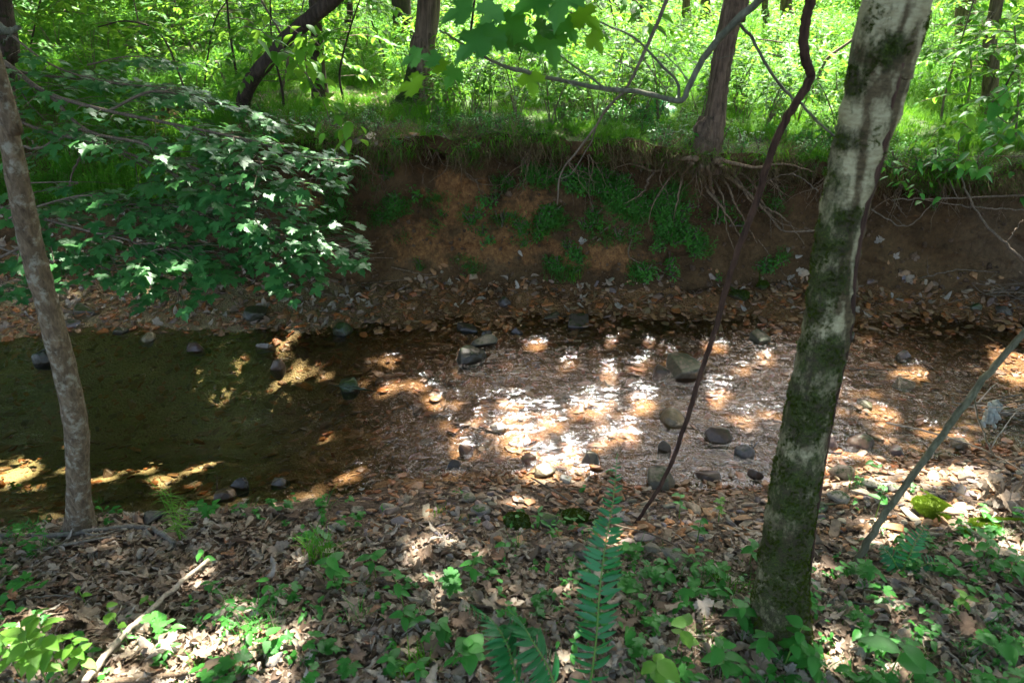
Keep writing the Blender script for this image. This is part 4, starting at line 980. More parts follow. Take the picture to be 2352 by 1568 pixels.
# the stones one notices: px, py, width, height px, colour, form, label
ST = [(583, 718, 58, 44, (.035, .055, .035), 'a', 'dark green pyramid shaped rock at the water edge below the maple leaves', 0),
 (785, 752, 42, 38, (.04, .055, .03), 'r', 'small dark mossy boulder right of the pyramid shaped rock', .8),
 (797, 875, 52, 50, (.05, .06, .035), 'a', 'mossy dark green rock standing in the water beside the sunlit bed', .8),
 (1075, 808, 74, 40, (.055, .065, .05), 'r', 'wet dark grey green boulder with a ridge in midstream', 0),
 (1108, 775, 58, 36, (.20, .22, .17), 'f', 'pale grey green slab leaning behind the wet ridged boulder', 0),
 (1330, 738, 66, 26, (.12, .105, .11), 'f', 'flat purplish grey slab lying alone near the far shore', 0),
 (1072, 748, 58, 22, (.08, .08, .085), 'f', 'flat dark slate stone upstream of the pale slab', 0),
 (1160, 692, 32, 30, (.09, .085, .09), 'r', 'upright dark oval stone near the foot of the bank', 0),
 (1115, 760, 30, 22, (.10, .10, .10), 'a', 'small grey stone just behind the pale slab', 0),
 (1185, 758, 30, 20, (.09, .08, .09), 'a', 'small dark stone right of the pale slab', 0),
 (1268, 724, 36, 20, (.17, .16, .12), 'a', 'light olive stone left of the flat purplish slab', 0),
 (200, 710, 68, 30, (.17, .16, .13), 'f', 'tilted flat grey rock on the gravel bar at the left', .3),
 (160, 745, 50, 26, (.25, .21, .19), 'f', 'pinkish grey rock beside the slim leaning trunk', 0),
 (95, 815, 40, 44, (.04, .05, .035), 'r', 'dark round backed rock in the pool left of the slim trunk', .4),
 (332, 770, 42, 30, (.35, .33, .18), 'f', 'pale yellow chip of rock at the head of the green pool', 0),
 (448, 792, 42, 26, (.10, .055, .045), 'r', 'dark reddish rock at the back of the green pool', 0),
 (275, 752, 34, 22, (.14, .13, .08), 'f', 'olive flat rock at the far edge of the green pool', 0),
 (605, 787, 42, 24, (.27, .25, .20), 'f', 'pale topped flat stone between the pool and the sunlit bed', 0),
 (636, 832, 32, 40, (.13, .08, .05), 'a', 'brown upright rock at the right end of the green pool', 0),
 (1572, 832, 84, 76, (.24, .23, .17), 'f', 'large pale lichen covered boulder behind the dark vine', .35),
 (1520, 842, 38, 34, (.14, .10, .06), 'a', 'brown angular rock leaning on the large pale boulder', 0),
 (1552, 955, 62, 46, (.42, .34, .20), 'r', 'pale yellow cobble in the riffle beside the dark vine', 0),
 (1145, 982, 38, 28, (.40, .44, .36), 'r', 'whitish green cobble lying on the sunlit stream bed', 0),
 (1250, 1078, 50, 40, (.30, .28, .18), 'a', 'tan cobble with a green side at the near water edge', .25),
 (1215, 1047, 38, 26, (.26, .11, .05), 'a', 'orange brown rock behind the tan cobble', 0),
 (1355, 1045, 46, 44, (.12, .13, .09), 'a', 'dark green grey rock standing in the near riffle', .25),
 (1298, 1100, 28, 20, (.30, .34, .36), 'f', 'small blue grey stone on the near gravel', 0),
 (1512, 1100, 82, 60, (.17, .17, .11), 'r', 'large rounded olive boulder at the foot of the dark vine', .2),
 (1712, 1032, 48, 28, (.30, .30, .31), 'r', 'smooth grey cobble left of the mossy leaning tree', 0),
 (1650, 990, 70, 46, (.20, .13, .08), 'a', 'brown wet rock in the riffle behind the smooth grey cobble', 0),
 (1630, 1085, 56, 32, (.12, .07, .04), 'a', 'dark brown angular rock right of the large olive boulder', 0),
 (1737, 1080, 36, 30, (.17, .12, .09), 'r', 'brown cobble between the dark angular rock and the mossy tree', 0),
 (1525, 1020, 34, 38, (.20, .16, .10), 'a', 'brown rock behind the large olive boulder', 0),
 (1908, 1008, 42, 40, (.28, .23, .23), 'a', 'mauve grey rock just right of the mossy tree', 0),
 (1980, 1010, 62, 30, (.19, .13, .10), 'r', 'brown mottled cobble right of the mauve grey rock', 0),
 (2062, 1030, 42, 26, (.23, .17, .16), 'a', 'mauve stone between the brown mottled cobble and the slanting stick', 0),
 (2208, 1012, 46, 34, (.50, .42, .27), 'r', 'bright white and yellow cobble behind the slanting stick', 0),
 (2075, 880, 58, 26, (.22, .22, .12), 'f', 'flat olive stone just under the water at the right', 0),
 (1978, 928, 42, 24, (.28, .36, .24), 'f', 'pale green flat stone in the water right of the mossy tree', 0),
 (1748, 770, 42, 40, (.14, .15, .10), 'f', 'olive green rock with twigs caught in front of it', .3),
 (1697, 680, 48, 28, (.08, .08, .05), 'r', 'round rock wholly wrapped in dark moss near the far shore', 1.1),
 (1752, 655, 30, 24, (.08, .08, .05), 'r', 'smaller moss wrapped rock behind the first', 1.1),
 (2242, 706, 26, 26, (.10, .14, .08), 'r', 'small green rock at the far shore on the right', .5),
 (2308, 712, 38, 28, (.22, .22, .20), 'a', 'grey block of rock at the far shore by the right edge', 0),
 (1950, 765, 30, 30, (.10, .12, .07), 'a', 'dark green rock peeping out right of the mossy tree', .5),
 (2080, 810, 34, 26, (.19, .17, .19), 'a', 'bluish grey stone breaking the water at the right', 0),
 (1188, 1200, 62, 36, (.08, .08, .04), 'r', 'oblong rock thick with bright moss on the near gravel', 1.1),
 (1258, 1192, 46, 52, (.17, .16, .11), 'a', 'upright grey green block of stone beside the mossy rock', .4),
 (1322, 1184, 66, 32, (.08, .08, .04), 'r', 'low mossy rock right of the upright stone block', 1.1),
 (1940, 1085, 58, 34, (.46, .38, .27), 'r', 'big sunlit tan cobble on the near shore right of the mossy tree', 0),
 (2000, 1110, 44, 24, (.48, .42, .33), 'a', 'sunlit pinkish white stone behind the big tan cobble', 0),
 (1925, 1140, 50, 36, (.48, .42, .32), 'a', 'creamy sunlit block of stone on the near shore', 0),
 (1975, 1135, 48, 26, (.46, .38, .27), 'f', 'flat creamy sunlit stone next to the block', 0),
 (2055, 1118, 36, 22, (.44, .40, .34), 'a', 'small white sunlit stone on the shore', 0),
 (2215, 1090, 40, 24, (.42, .33, .24), 'a', 'sunlit rusty stone on the shore under the slanting stick', 0),
 (2270, 1120, 40, 22, (.44, .36, .28), 'a', 'sunlit pale stone near the white twig', 0),
 (1880, 1165, 40, 24, (.13, .15, .10), 'r', 'dark grey green cobble tucked behind the mossy tree', .2),
 (2150, 1168, 92, 46, (.10, .12, .03), 'r', 'round cushion of bright yellow green moss over a rock', 2.0),
 (2268, 1212, 64, 22, (.10, .12, .03), 'r', 'low cushion of yellow green moss behind the round one', 2.0),
 (888, 1163, 34, 26, (.40, .37, .27), 'a', 'pale squarish stone alone on the near gravel', 0),
 (820, 1170, 30, 22, (.36, .34, .25), 'a', 'pale stone left of the squarish one', 0),
 (510, 1130, 54, 30, (.17, .11, .06), 'a', 'wet brown rock with a sky sheen at the near edge of the pool', 0),
 (548, 1104, 46, 34, (.05, .055, .055), 'a', 'dark wet rock behind the brown one with the sheen', 0),
 (565, 1178, 46, 28, (.16, .10, .06), 'f', 'brown stone half sunk in orange sand', 0),
 (355, 1183, 48, 34, (.07, .075, .065), 'f', 'dark striped stone stuck in orange sand', 0),
 (640, 1098, 44, 26, (.18, .17, .16), 'f', 'grey wet flat stone at the near water edge', 0),
 (1545, 1290, 90, 34, (.20, .18, .13), 'f', 'large flat grey stone among the plants by the vine foot', .2),
 (1500, 1262, 46, 40, (.22, .20, .14), 'a', 'grey brown stone block behind the large flat one', 0),
 (1330, 1262, 60, 30, (.20, .18, .13), 'f', 'flat stone just left of the tall fern', .1),
 (1080, 1140, 36, 26, (.32, .27, .18), 'a', 'tan stone on the near gravel left of the small blue grey one', 0),
 (1105, 1170, 44, 28, (.28, .25, .19), 'a', 'grey tan stone in front of the tan one', 0),
 (1070, 1025, 34, 30, (.14, .07, .035), 'a', 'rusty dark stone left of the orange brown rock', 0),
 (1040, 1060, 40, 26, (.10, .085, .07), 'a', 'dark chipped stone at the near edge of the riffle', 0),
 (2240, 1225, 64, 22, (.40, .34, .26), 'f', 'long pale stone in front of the low moss cushion', 0),
 (1145, 1235, 40, 30, (.27, .22, .16), 'a', 'brown stone beside the broad leaved seedling on the near gravel', 0)]
for k, (a, b, wd, hh, c, form, lab, ms) in enumerate(ST):
    p, nn_ = hit(a, b+hh*.32); sub_ = p.z < -.008 and 'under' not in lab and 'lying on the sunlit' not in lab and 'in the water right' not in lab
    if sub_: p = zp(a, b+hh*.32, 0)
    dp = depth(p); wx = wd/FPX*dp*1.28; hz = hh/FPX*dp*1.1
    kw = dict(a=dict(n=17, flat=1, rnd=.9, boxy=.1), r=dict(n=26, flat=1, rnd=1.1), f=dict(n=12, flat=1, rnd=.5, boxy=.3))[form]
    me = stone_mesh('stone', flat_stone('stone_surface', tuple(x*.72+y*.28 for x, y in zip(c, (.15, .11, .07))), ms if ms else .22), sub=2, seed=300+k, **kw)
    hgt = {'a': hz*.72, 'r': hz*.85, 'f': hz*.45}[form]; dy = {'a': wx*.85, 'r': wx*.9, 'f': max(hz*1.5, wx*.7)}[form]
    if form == 'f': hgt *= 1.35
    if 'cushion' in lab: hgt *= .65
    ext = .07 if sub_ else 0.0
    z = p.z + hgt*.25 - ext*.5
    o = mk('rock' if ms < 1 else 'mossy_rock', me, None, (p.x, p.y+dy*.12, z), (U(-.12, .12) + (.2 if form == 'f' else 0), U(-.15, .15), U(-.4, .4)), (wx, dy/.75, hgt*1.2+ext))
    tag(o, lab, 'rock')
# moss fuzz on the cushions
mf = tuft(40, .5, .35, leaf_mat('moss_tuft', (.05, .11, .008), (.16, .24, .015), .3, .7, .1, (.3, .45, .03), False), .03, .6, 2)

mfm = mf.materials[0]; mdk = tuft(36, .5, .35, leaf_mat('dark_moss_tuft', (.02, .04, .004), (.09, .13, .01), .25, .8, .1, (.12, .16, .01), False), .035, .6, 2)
def fuzz(o, n, sc, proto, fn):
    me = o.data; mw = Matrix.LocRotScale(o.location + (o.parent.location if o.parent else Vector()), o.rotation_euler, o.scale); P, E, SS_ = [], [], []
    polys = me.polygons; wts = np.array([p.area for p in polys]); wts = np.cumsum(wts/wts.sum())
    nm = mw.to_3x3().inverted().transposed(); tries = 0
    while len(P) < n and tries < n*12:
        tries += 1; p = polys[min(len(polys)-1, int(np.searchsorted(wts, random.random())))]; vs = [me.vertices[i].co for i in p.vertices]; a, b = random.random(), random.random()
        c = vs[0].lerp(vs[1], a).lerp(vs[-1].lerp(vs[-2], a) if len(vs) > 3 else vs[2], b); c = mw @ c; nn_ = (nm @ p.normal).normalized()
        if random.random() > fn(c, nn_): continue
        P.append(tuple(c)); E.append(tuple(align((nn_+Vector((0, 0, .3))).normalized(), U(0, 6.28), .3).to_euler())); SS_.append(U(*sc))
    if P:
        r = scatter('moss', [proto], P, E, SS_, [0]*len(P), o if not o.parent else o.parent)
        if not o.parent: r.parent = None; r.parent = o; r.matrix_parent_inverse = mw.inverted(); r.location = (0, 0, 0)
        else: r.location = -o.parent.location
for o in list(COL.objects):
    lb = o.get('label', '') or ''
    if 'cushion' in lb: fuzz(o, 900, (.012, .022), mf, lambda c, n: 1.0 if n.z > -.1 else 0)
    elif o.name.startswith('mossy_rock'): fuzz(o, 500, (.008, .016), mdk, lambda c, n: 1.0 if n.z > 0 else 0)
syctr = [c for c in COL.objects if c.parent is root_syc and c.name.startswith('trunk')][0]; _ms = spots(MS)
fuzz(syctr, 6500, (.005, .012), mdk, lambda c, n: 1.0 if c.z < 2.4 and n.y < .4 and _ms(c)*.75+1.6*(fbm(c.x*22, c.z*12, c.y*22)*.5+.5)-.65 > .55 else .0)

# ------------------------------------------------------------------ leaf litter
lit = []
def dead_leaf(shape):
    mb = MB()
    if shape == 0: v, f = ovate(1, .5, .35, .25, 6, .03)
    elif shape == 1: v, f = ovate(1, .62, -.4, -.35, 6, .04)
    elif shape == 2: v, f = maple_leaf(1, .55, .35)
    elif shape == 3: v, f = maple_leaf(1, -.3, -.5)
    elif shape == 4: v, f = ovate(1, .42, .9, .3, 7, .02)
    else:            # lobed oak leaf
        v, f = ovate(1, .55, .25, .2, 10, 0); v = [(x, y*(1 if i//3 % 2 else .45), z+.05*math.sin(x*8)) for i, (x, y, z) in enumerate(v)]
    s_ = U(0, 9); v = [(x-.45, y, z + .10*nz(x*3+s_, y*3, 1) + .05) for x, y, z in v]
    mb.add(v, f); return mb.mesh('fallen_leaf', M['litter'])
lit = [dead_leaf(k % 6) for k in range(12)]
def bit(k):
    mb = MB(); P_ = [Vector(((t-.5)*2.2, .12*math.sin(t*5+k), .08+.08*math.sin(t*4+k))) for t in np.linspace(0, 1, 6)]; mb.tube(P_, [.045*(1-.4*i/5) for i in range(6)], 5); return mb.mesh('twig_bit', M['litter'])
lit += [bit(k) for k in range(3)]
def litzone(x, y): return y < near_e(x)-.14-.44*sm(-1.2, -.2, x)-.05*sm(.2, 2, x)+.12*nz(x*2.5, y*2, 2)
P, E, SS_, I = [], [], [], []
k = 0
while k < 19000:
    y = U(.75, 2.6); x = U(-1, 1)*(y*.8+.9)
    if not litzone(x, y):
        if random.random() > .035: continue
    h, nn_ = dropn(x, y); q = align(nn_, U(0, 6.28), .3); s_ = U(.022, .05)*U(.7, 1.1)
    P.append(tuple(h+Vector((0, 0, U(.0, .016))))); E.append(tuple(q.to_euler())); SS_.append(s_); I.append(random.randrange(15)); k += 1
scatter('leaf_litter', lit, P, E, SS_, I, ground)
k = 0
while k < 290:
    y = U(.85, 2.1); x = U(-1, 1)*(y*.7+.6)
    if not litzone(x, y): continue
    h, nn_ = dropn(x, y); q = align(nn_, U(0, 6.28), .5); s_ = U(.042, .072)
    mk('fallen_leaf', lit[k % 12], ground, tuple(h+Vector((0, 0, U(.012, .028)))), tuple(q.to_euler()), s_); k += 1
# leaves on the gravel bar and the gentle left bank
P, E, SS_, I = [], [], [], []
for _ in range(1500):
    x, y = U(-5, -.9), U(3.9, 6.2)
    if y < far_w(x): continue
    h, nn_ = dropn(x, y); P.append(tuple(h+Vector((0, 0, .01)))); E.append(tuple(align(nn_, U(0, 6.28), .5).to_euler())); SS_.append(U(.04, .08)); I.append(random.randrange(12))
for _ in range(260):
    x, y = U(-1.5, 4.5), U(4.1, 4.8); h, nn_ = dropn(x, y)
    if h.z < 0 or h.z > .4: continue
    P.append(tuple(h+Vector((0, 0, .01)))); E.append(tuple(align(nn_, U(0, 6.28), .5).to_euler())); SS_.append(U(.04, .07)); I.append(random.randrange(12))
scatter('leaf_litter', lit, P, E, SS_, I, bank)

# ------------------------------------------------------------------ the maple's sweeping branches
mleaf = []
for k in range(8):
    mb = MB(); mb.add(*maple_leaf(1, U(.0, .25), U(.15, .5))); mleaf.append(mb.mesh('leaf', M['maple']))
leaves = []     # (pos, quat, size)
def branch(ctrl, r0, name='branch', n=30, parent=None, mat=None, seg=6):
    s_ = spline(ctrl, n); P = [Vector(q[:3]) for q in s_]; mb = MB(); mb.tube(P, [max(.0012, r0*(1-.85*i/(n-1))) for i in range(n)], seg, rough=.1)
    mk(name, mb.mesh(name, mat or M['twig']), parent); return P
BR = [([(-20, 120, 4.6), (40, 165, 4.4), (110, 215, 4.2), (250, 255, 4.0), (420, 290, 3.9), (560, 320, 3.8), (700, 360, 3.75), (775, 372, 3.7)], .016, 30),
 ([(110, 215, 4.2), (200, 300, 4.0), (330, 330, 3.8), (430, 380, 3.7), (520, 450, 3.6), (620, 520, 3.5), (640, 580, 3.45)], .011, 30),
 ([(-20, 250, 4.3), (100, 300, 4.1), (260, 340, 4.0), (400, 400, 3.9), (500, 470, 3.7), (560, 560, 3.6), (590, 640, 3.5)], .011, 26),
 ([(-20, 470, 3.9), (90, 500, 3.8), (200, 530, 3.6), (320, 560, 3.5), (400, 620, 3.4), (410, 700, 3.35)], .010, 26),
 ([(-20, 560, 3.7), (60, 590, 3.6), (150, 600, 3.5), (260, 620, 3.4), (330, 640, 3.35)], .008, 20),
 ([(430, 380, 3.7), (560, 430, 3.7), (640, 480, 3.7), (720, 540, 3.65), (790, 570, 3.6), (830, 590, 3.6)], .008, 16),
 ([(250, 255, 4.0), (350, 210, 4.1), (450, 230, 4.2), (560, 260, 4.3), (650, 300, 4.3)], .009, 22),
 ([(40, 165, 4.4), (150, 180, 4.5), (260, 190, 4.6), (380, 215, 4.6), (470, 235, 4.6)], .009, 22),
 ([(620, 520, 3.5), (660, 570, 3.5), (680, 620, 3.45), (650, 660, 3.4)], .005, 9),
 ([(200, 470, 3.8), (320, 470, 3.8), (430, 480, 3.7), (520, 520, 3.6), (560, 560, 3.6)], .008, 20),
 ([(-20, 640, 3.6), (10, 650, 3.6), (30, 680, 3.5)], .006, 6),
 ([(320, 560, 3.5), (420, 560, 3.5), (480, 600, 3.4), (520, 640, 3.4), (470, 680, 3.4)], .006, 14),
 ([(560, 320, 3.8), (600, 380, 3.7), (590, 440, 3.7), (560, 490, 3.65)], .006, 12),
 ([(60, 420, 4.0), (180, 420, 4.0), (60, 450, 3.9), (20, 500, 3.8)], .005, 6),
 ([(-20, 520, 3.7), (100, 470, 3.7), (220, 450, 3.7), (330, 500, 3.6), (420, 530, 3.6)], .008, 22),
 ([(-20, 600, 3.5), (80, 560, 3.5), (180, 570, 3.5), (300, 590, 3.4), (380, 570, 3.4), (470, 600, 3.4)], .008, 24),
 ([(260, 340, 4.0), (350, 400, 3.9), (380, 460, 3.8), (470, 500, 3.7)], .006, 16),
 ([(420, 290, 3.9), (500, 330, 3.8), (540, 390, 3.8), (520, 430, 3.8)], .006, 16),
 ([(0, 60, 4.6), (120, 150, 4.5), (250, 190, 4.4), (360, 200, 4.3), (480, 225, 4.2)], .008, 18),
 ([(40, 165, 4.4), (60, 230, 4.3), (150, 330, 4.1), (60, 360, 4.0)], .006, 8),
 ([(200, 150, 4.9), (300, 130, 4.9), (400, 150, 4.9)], .006, 10),
 ([(560, 430, 3.7), (620, 500, 3.6), (650, 580, 3.5), (690, 650, 3.4)], .005, 14),
 ([(640, 480, 3.7), (740, 560, 3.6), (800, 590, 3.6), (835, 600, 3.6)], .004, 14),
 ([(400, 290, 3.9), (480, 340, 3.8), (560, 380, 3.8), (660, 420, 3.8), (740, 400, 3.7)], .006, 14)]
for C_, r0, nl in BR:
    ctrl = [tuple(pt(a, b, y)) for a, b, y in C_]
    P = branch(ctrl, r0, parent=mapleroot)
    nl = int(nl*1.7)
    for i in range(nl):
        t = .12 + .86*(i+U(0, .8))/nl; p = P[int(t*29)]; d = (P[min(29, int(t*29)+2)]-P[max(0, int(t*29)-2)]).normalized(); yaw = math.atan2(d.y, d.x)
        side = 1 if i % 2 else -1
        ntw = random.choice((2, 3, 3, 4)); a0 = yaw + side*U(.5, 1.1); L = U(.10, .34)*(1-.4*t)
        e_ = p + Vector((math.cos(a0)*L, math.sin(a0)*L, U(-.12, .02)*L/.2*.5))
        mb = MB(); mb.tube([p, p.lerp(e_, .5)+Vector((0, 0, .01)), e_], [.0022, .0018, .001], 4, caps=False); mk('twig', mb.mesh('twig', M['twig']), mapleroot)
        for q in range(ntw):
            u = (q+1)/ntw; c_ = p.lerp(e_, u); a1 = a0 + (-1)**q*U(.3, 1.0)*(0.4 if q == ntw-1 else 1); pet = U(.02, .05)
            c2 = c_+Vector((math.cos(a1)*pet, math.sin(a1)*pet, -.005)); dd = c2-CAM; qx = W_/2+FPX*dd.x/dd.dot(Fv); qy = H_/2-FPX*dd.dot(Uv)/dd.dot(Fv)
            if ((qx-235)/115)**2+((qy-395)/52)**2 < 1 and random.random() < .9: continue
            if qx > 835 or qy > 715: continue
            leaves.append((c2, yp(a1, U(-.5, .08), U(-.35, .35)) , U(.042, .098)))
leaves.sort(key=lambda l: -l[2]/depth(l[0]))
for k, (p, q, s_) in enumerate(leaves[:300]): mk('leaf', mleaf[k % 8], mapleroot, tuple(p), tuple(q.to_euler()), s_)
rest = leaves[300:]
if rest: scatter('foliage', mleaf, [tuple(l[0]) for l in rest], [tuple(l[1].to_euler()) for l in rest], [l[2] for l in rest], [random.randrange(8) for _ in rest], mapleroot)

# ------------------------------------------------------------------ overhanging branch and near maple leaves
def wood(name, C_, r, mat, label, cat, yaws=None, group=None, n=40, wob=.004, seg=9, taper=.5, sub=()):
    ctrl = [(*pt(a, b, y), ) for a, b, y in C_]; s_ = spline(ctrl, n); sd = U(0, 99)
    P = [Vector(q)+Vector((nz(i*.4+sd, 1), nz(i*.4+sd, 2), nz(i*.4+sd, 3)))*wob for i, q in enumerate(s_)]
    root = empty(name, P[0], label, cat, group); mb = MB(); mb.tube(P, [r*(1-(1-taper)*i/(n-1)) for i in range(n)], seg, rough=.15, fr=12)
    mk('stem', mb.mesh('stem', mat), root)
    for C2, r2 in sub:
        c2 = [tuple(pt(a, b, y)) for a, b, y in C2]; s2 = spline(c2, 24); mb = MB(); mb.tube([Vector(q)+Vector((nz(i*.5+sd, 6), nz(i*.5, 2+sd), nz(i*.5, 3, sd)))*wob for i, q in enumerate(s2)], [max(.0008, r2*(1-.7*i/23)) for i in range(24)], 7, rough=.1)
        mk('twig', mb.mesh('twig', mat), root)
    return root
nb = wood('overhanging_branch', [(1820, -60, 1.75), (1745, 0, 1.8), (1665, 75, 1.85), (1612, 140, 1.9), (1582, 200, 1.9), (1560, 232, 1.9), (1480, 213, 1.9), (1380, 203, 1.85), (1290, 185, 1.8), (1200, 165, 1.7), (1130, 140, 1.65), (1060, 100, 1.6), (1010, 70, 1.55)], .0105, M['twig_grey'], 'smooth grey green branch bending in from the top right with large leaves at its end', 'branch', n=90, taper=.22,
     sub=[([(1560, 232, 1.9), (1555, 190, 1.9), (1520, 150, 1.88), (1460, 90, 1.85), (1400, 60, 1.8), (1330, 35, 1.75), (1280, 20, 1.7)], .0045), ([(1390, 203, 1.86), (1330, 160, 1.84), (1260, 110, 1.8), (1210, 80, 1.75)], .003), ([(1240, 172, 1.75), (1180, 155, 1.7), (1140, 165, 1.7)], .002),
          ([(1585, 190, 1.9), (1520, 120, 2.0), (1440, 100, 2.0)], .002), ([(1300, 187, 1.8), (1340, 215, 1.8), (1290, 245, 1.78)], .0018)])
wood('bare_branch', [(1690, 45, 1.95), (1728, 90, 2.0), (1760, 150, 2.0), (1800, 205, 2.05), (1840, 240, 2.05), (1890, 290, 2.1), (1925, 320, 2.1)], .0045, M['twig_grey'], 'thin bare branch crossing behind the dark vine towards the mossy tree', 'branch', taper=.8, sub=[([(1800, 130, 2.0), (1720, 120, 2.0), (1650, 135, 2.0)], .0015)])
wood('bare_branch', [(1535, -20, 2.1), (1520, 30, 2.1), (1480, 120, 2.1), (1440, 200, 2.1), (1395, 250, 2.1), (1340, 330, 2.15), (1290, 395, 2.2), (1280, 470, 2.2)], .0062, M['twig'], 'brown twig hanging down from the top across the grass and the bank', 'branch', taper=.35,
     sub=[([(1420, 222, 2.1), (1380, 270, 2.15), (1350, 340, 2.2), (1310, 400, 2.2), (1275, 410, 2.2)], .003), ([(1475, 130, 2.1), (1530, 200, 2.1), (1590, 180, 2.1)], .002), ([(1460, 160, 2.1), (1390, 120, 2.05), (1330, 60, 2.0)], .0018), ([(1510, 60, 2.1), (1530, 90, 2.1), (1500, 170, 2.1)], .0018)])
NL = [(1078, 108, 105, 1.5, 'g', 215), (1268, 112, 100, 1.7, 'd', -70), (1165, 66, 105, 1.6, 'd', 195), (938, 196, 82, 1.5, 'y', 190), (942, 134, 66, 1.55, 'g', 200), (1285, 12, 120, 1.6, 'g', 250), (1222, 192, 66, 1.7, 'y', -80), (1035, 178, 62, 1.55, 'd', -120), (1352, 44, 85, 1.7, 'y', -30), (1045, 28, 105, 1.5, 'g', 200),
      (1200, 98, 90, 1.65, 'd', -20), (1120, 96, 90, 1.55, 'd', 230), (1262, 64, 80, 1.7, 'd', 10), (1372, 100, 66, 1.75, 'y', -50), (1000, 150, 60, 1.5, 'y', 170), (1215, 8, 100, 1.6, 'd', 200), (985, 132, 60, 1.5, 'g', 160), (1120, 40, 80, 1.6, 'g', 240), (1310, 70, 70, 1.7, 'd', -60)]
nlm = {}
for kk, c1, c2, tr in (('g', (.045, .19, .035), (.06, .23, .04), .4), ('d', (.035, .18, .02), (.05, .22, .025), .5), ('y', (.10, .28, .01), (.14, .36, .02), .6)):
    mb = MB(); mb.add(*maple_leaf(1, .12, .35)); nlm[kk] = mb.mesh('leaf', leaf_mat('large_leaf', c1, c2, tr, .45, .4))
for a, b, wd, y, kk, yaw in NL:
    p = pt(a, b, y); s_ = wd/FPX*depth(p)*.92; an = R(yaw); X_ = (Vector((1, 0, 0))*math.cos(an)+Uv*math.sin(an)+Vector((0, U(-.4, .4), 0))).normalized()
    Z_ = (CAM-p).normalized()*U(.45, .75)+Vector((U(-.2, .2), 0, .75)); Z_ = (Z_-X_*Z_.dot(X_)).normalized(); q = Matrix((X_, Z_.cross(X_), Z_)).transposed().to_quaternion()
    d = X_*(s_*.45); mk('leaf', nlm[kk], nb, tuple(p-d), tuple(q.to_euler()), s_)

# dark vine-like stem
vb = hit(1452, 1200)[0]
wood('vine', [(1450, 1215, vb.y), (1480, 1172, vb.y), (1530, 1090, vb.y), (1572, 980, vb.y), (1612, 850, vb.y), (1642, 760, vb.y-.02), (1668, 660, vb.y-.03), (1700, 560, vb.y-.05), (1735, 470, vb.y-.05), (1772, 350, vb.y-.08), (1800, 285, vb.y-.08), (1832, 230, vb.y-.1), (1862, 178, vb.y-.1), (1848, 130, vb.y-.12), (1848, 60, vb.y-.12), (1862, 0, vb.y-.12), (1860, -80, vb.y-.12)], .0068, M['vine'], 'thin dark vine stem kinking upward left of the mossy tree', 'vine', n=140, taper=1.9, wob=.004, seg=12)
db = hit(1965, 1300)[0]
wood('slanting_stick', [(1960, 1305, db.y), (2010, 1215, db.y+.03), (2090, 1100, db.y+.05), (2175, 985, db.y+.08), (2260, 870, db.y+.1), (2352, 765, db.y+.1), (2450, 660, db.y+.12)], .0115, M['green_stick'], 'greenish brown stick leaning out of the ferns to the right edge', 'stick', n=70, taper=.8, wob=.006,
     sub=[([(2245, 890, db.y+.1), (2240, 930, db.y+.15), (2262, 1000, db.y+.3), (2290, 1060, db.y+.4)], .003)])
def lay(name, L_, r, mat, label, cat='stick', lift=.012, taper=.5, group=None, subs=(), wob=.006):
    C_ = []
    for a, b in L_: p = hit(a, b)[0]; C_.append((p.x, p.y, p.z+lift+r*.6))
    s_ = spline(C_, 40); root = empty(name, Vector(s_[0]), label, cat, group); mb = MB(); sd = U(0, 99)
    mb.tube([Vector(q)+Vector((nz(i*.4+sd, 1), nz(i*.4+sd, 4), nz(i*.4+sd, 8)))*wob for i, q in enumerate(s_)], [r*(1-(1-taper)*i/39) for i in range(40)], 9, rough=.2, fr=10)
    mk('stem', mb.mesh('stem', mat), root)
    for L2 in subs:
        c2 = [(lambda p: (p.x, p.y, p.z+lift+.01))(hit(a, b)[0]) for a, b in L2]; s2 = spline(c2, 20); mb = MB(); mb.tube([Vector(q) for q in s2], [r*.5*(1-.7*i/19) for i in range(20)], 6, rough=.1); mk('twig', mb.mesh('twig', mat), root)
    return root
lay('fallen_stick', [(205, 1585), (270, 1500), (330, 1440), (410, 1365), (485, 1302)], .009, M['pale_stick'], 'pale peeled stick lying in the sunlit leaves at bottom left', lift=.03, taper=.75)
lay('fallen_branch', [(0, 1238), (120, 1238), (230, 1225), (320, 1218), (365, 1228), (405, 1255)], .011, M['grey_stick'], 'weathered grey branch lying at the foot of the slim trunk', taper=.8, subs=[[(170, 1215), (215, 1238), (280, 1225)], [(150, 1262), (240, 1245), (290, 1240)]])
lay('fallen_stick', [(0, 1300), (60, 1275), (130, 1262), (210, 1240)], .006, M['grey_stick'], 'thin grey stick in front of the weathered branch at the left')
lay('fallen_stick', [(0, 1395), (70, 1380), (150, 1375), (210, 1390)], .004, M['grey_stick'], 'thin straight twig on the brown leaves at far left')
lay('fallen_branch', [(180, 1590), (400, 1560), (520, 1530), (600, 1490), (640, 1475)], .009, M['root'], 'brown branch half buried in leaves along the bottom left')
lay('fallen_branch', [(1030, 1395), (1100, 1398), (1180, 1402), (1240, 1405)], .008, M['root'], 'short brown branch on the leaves left of the tall fern')
lay('fallen_stick', [(1950, 1450), (1990, 1420), (2040, 1398), (2090, 1385)], .007, M['grey_stick'], 'pale grey stick with lichen right of the mossy tree base', taper=.8)
lay('fallen_stick', [(2090, 1440), (2150, 1480), (2210, 1540), (2240, 1568)], .005, M['grey_stick'], 'thin grey stick in the leaves at the bottom right')
lay('fallen_stick', [(2205, 1205), (2235, 1235), (2260, 1260)], .009, M['grey_stick'], 'short lichen covered stick beside the round moss cushion')
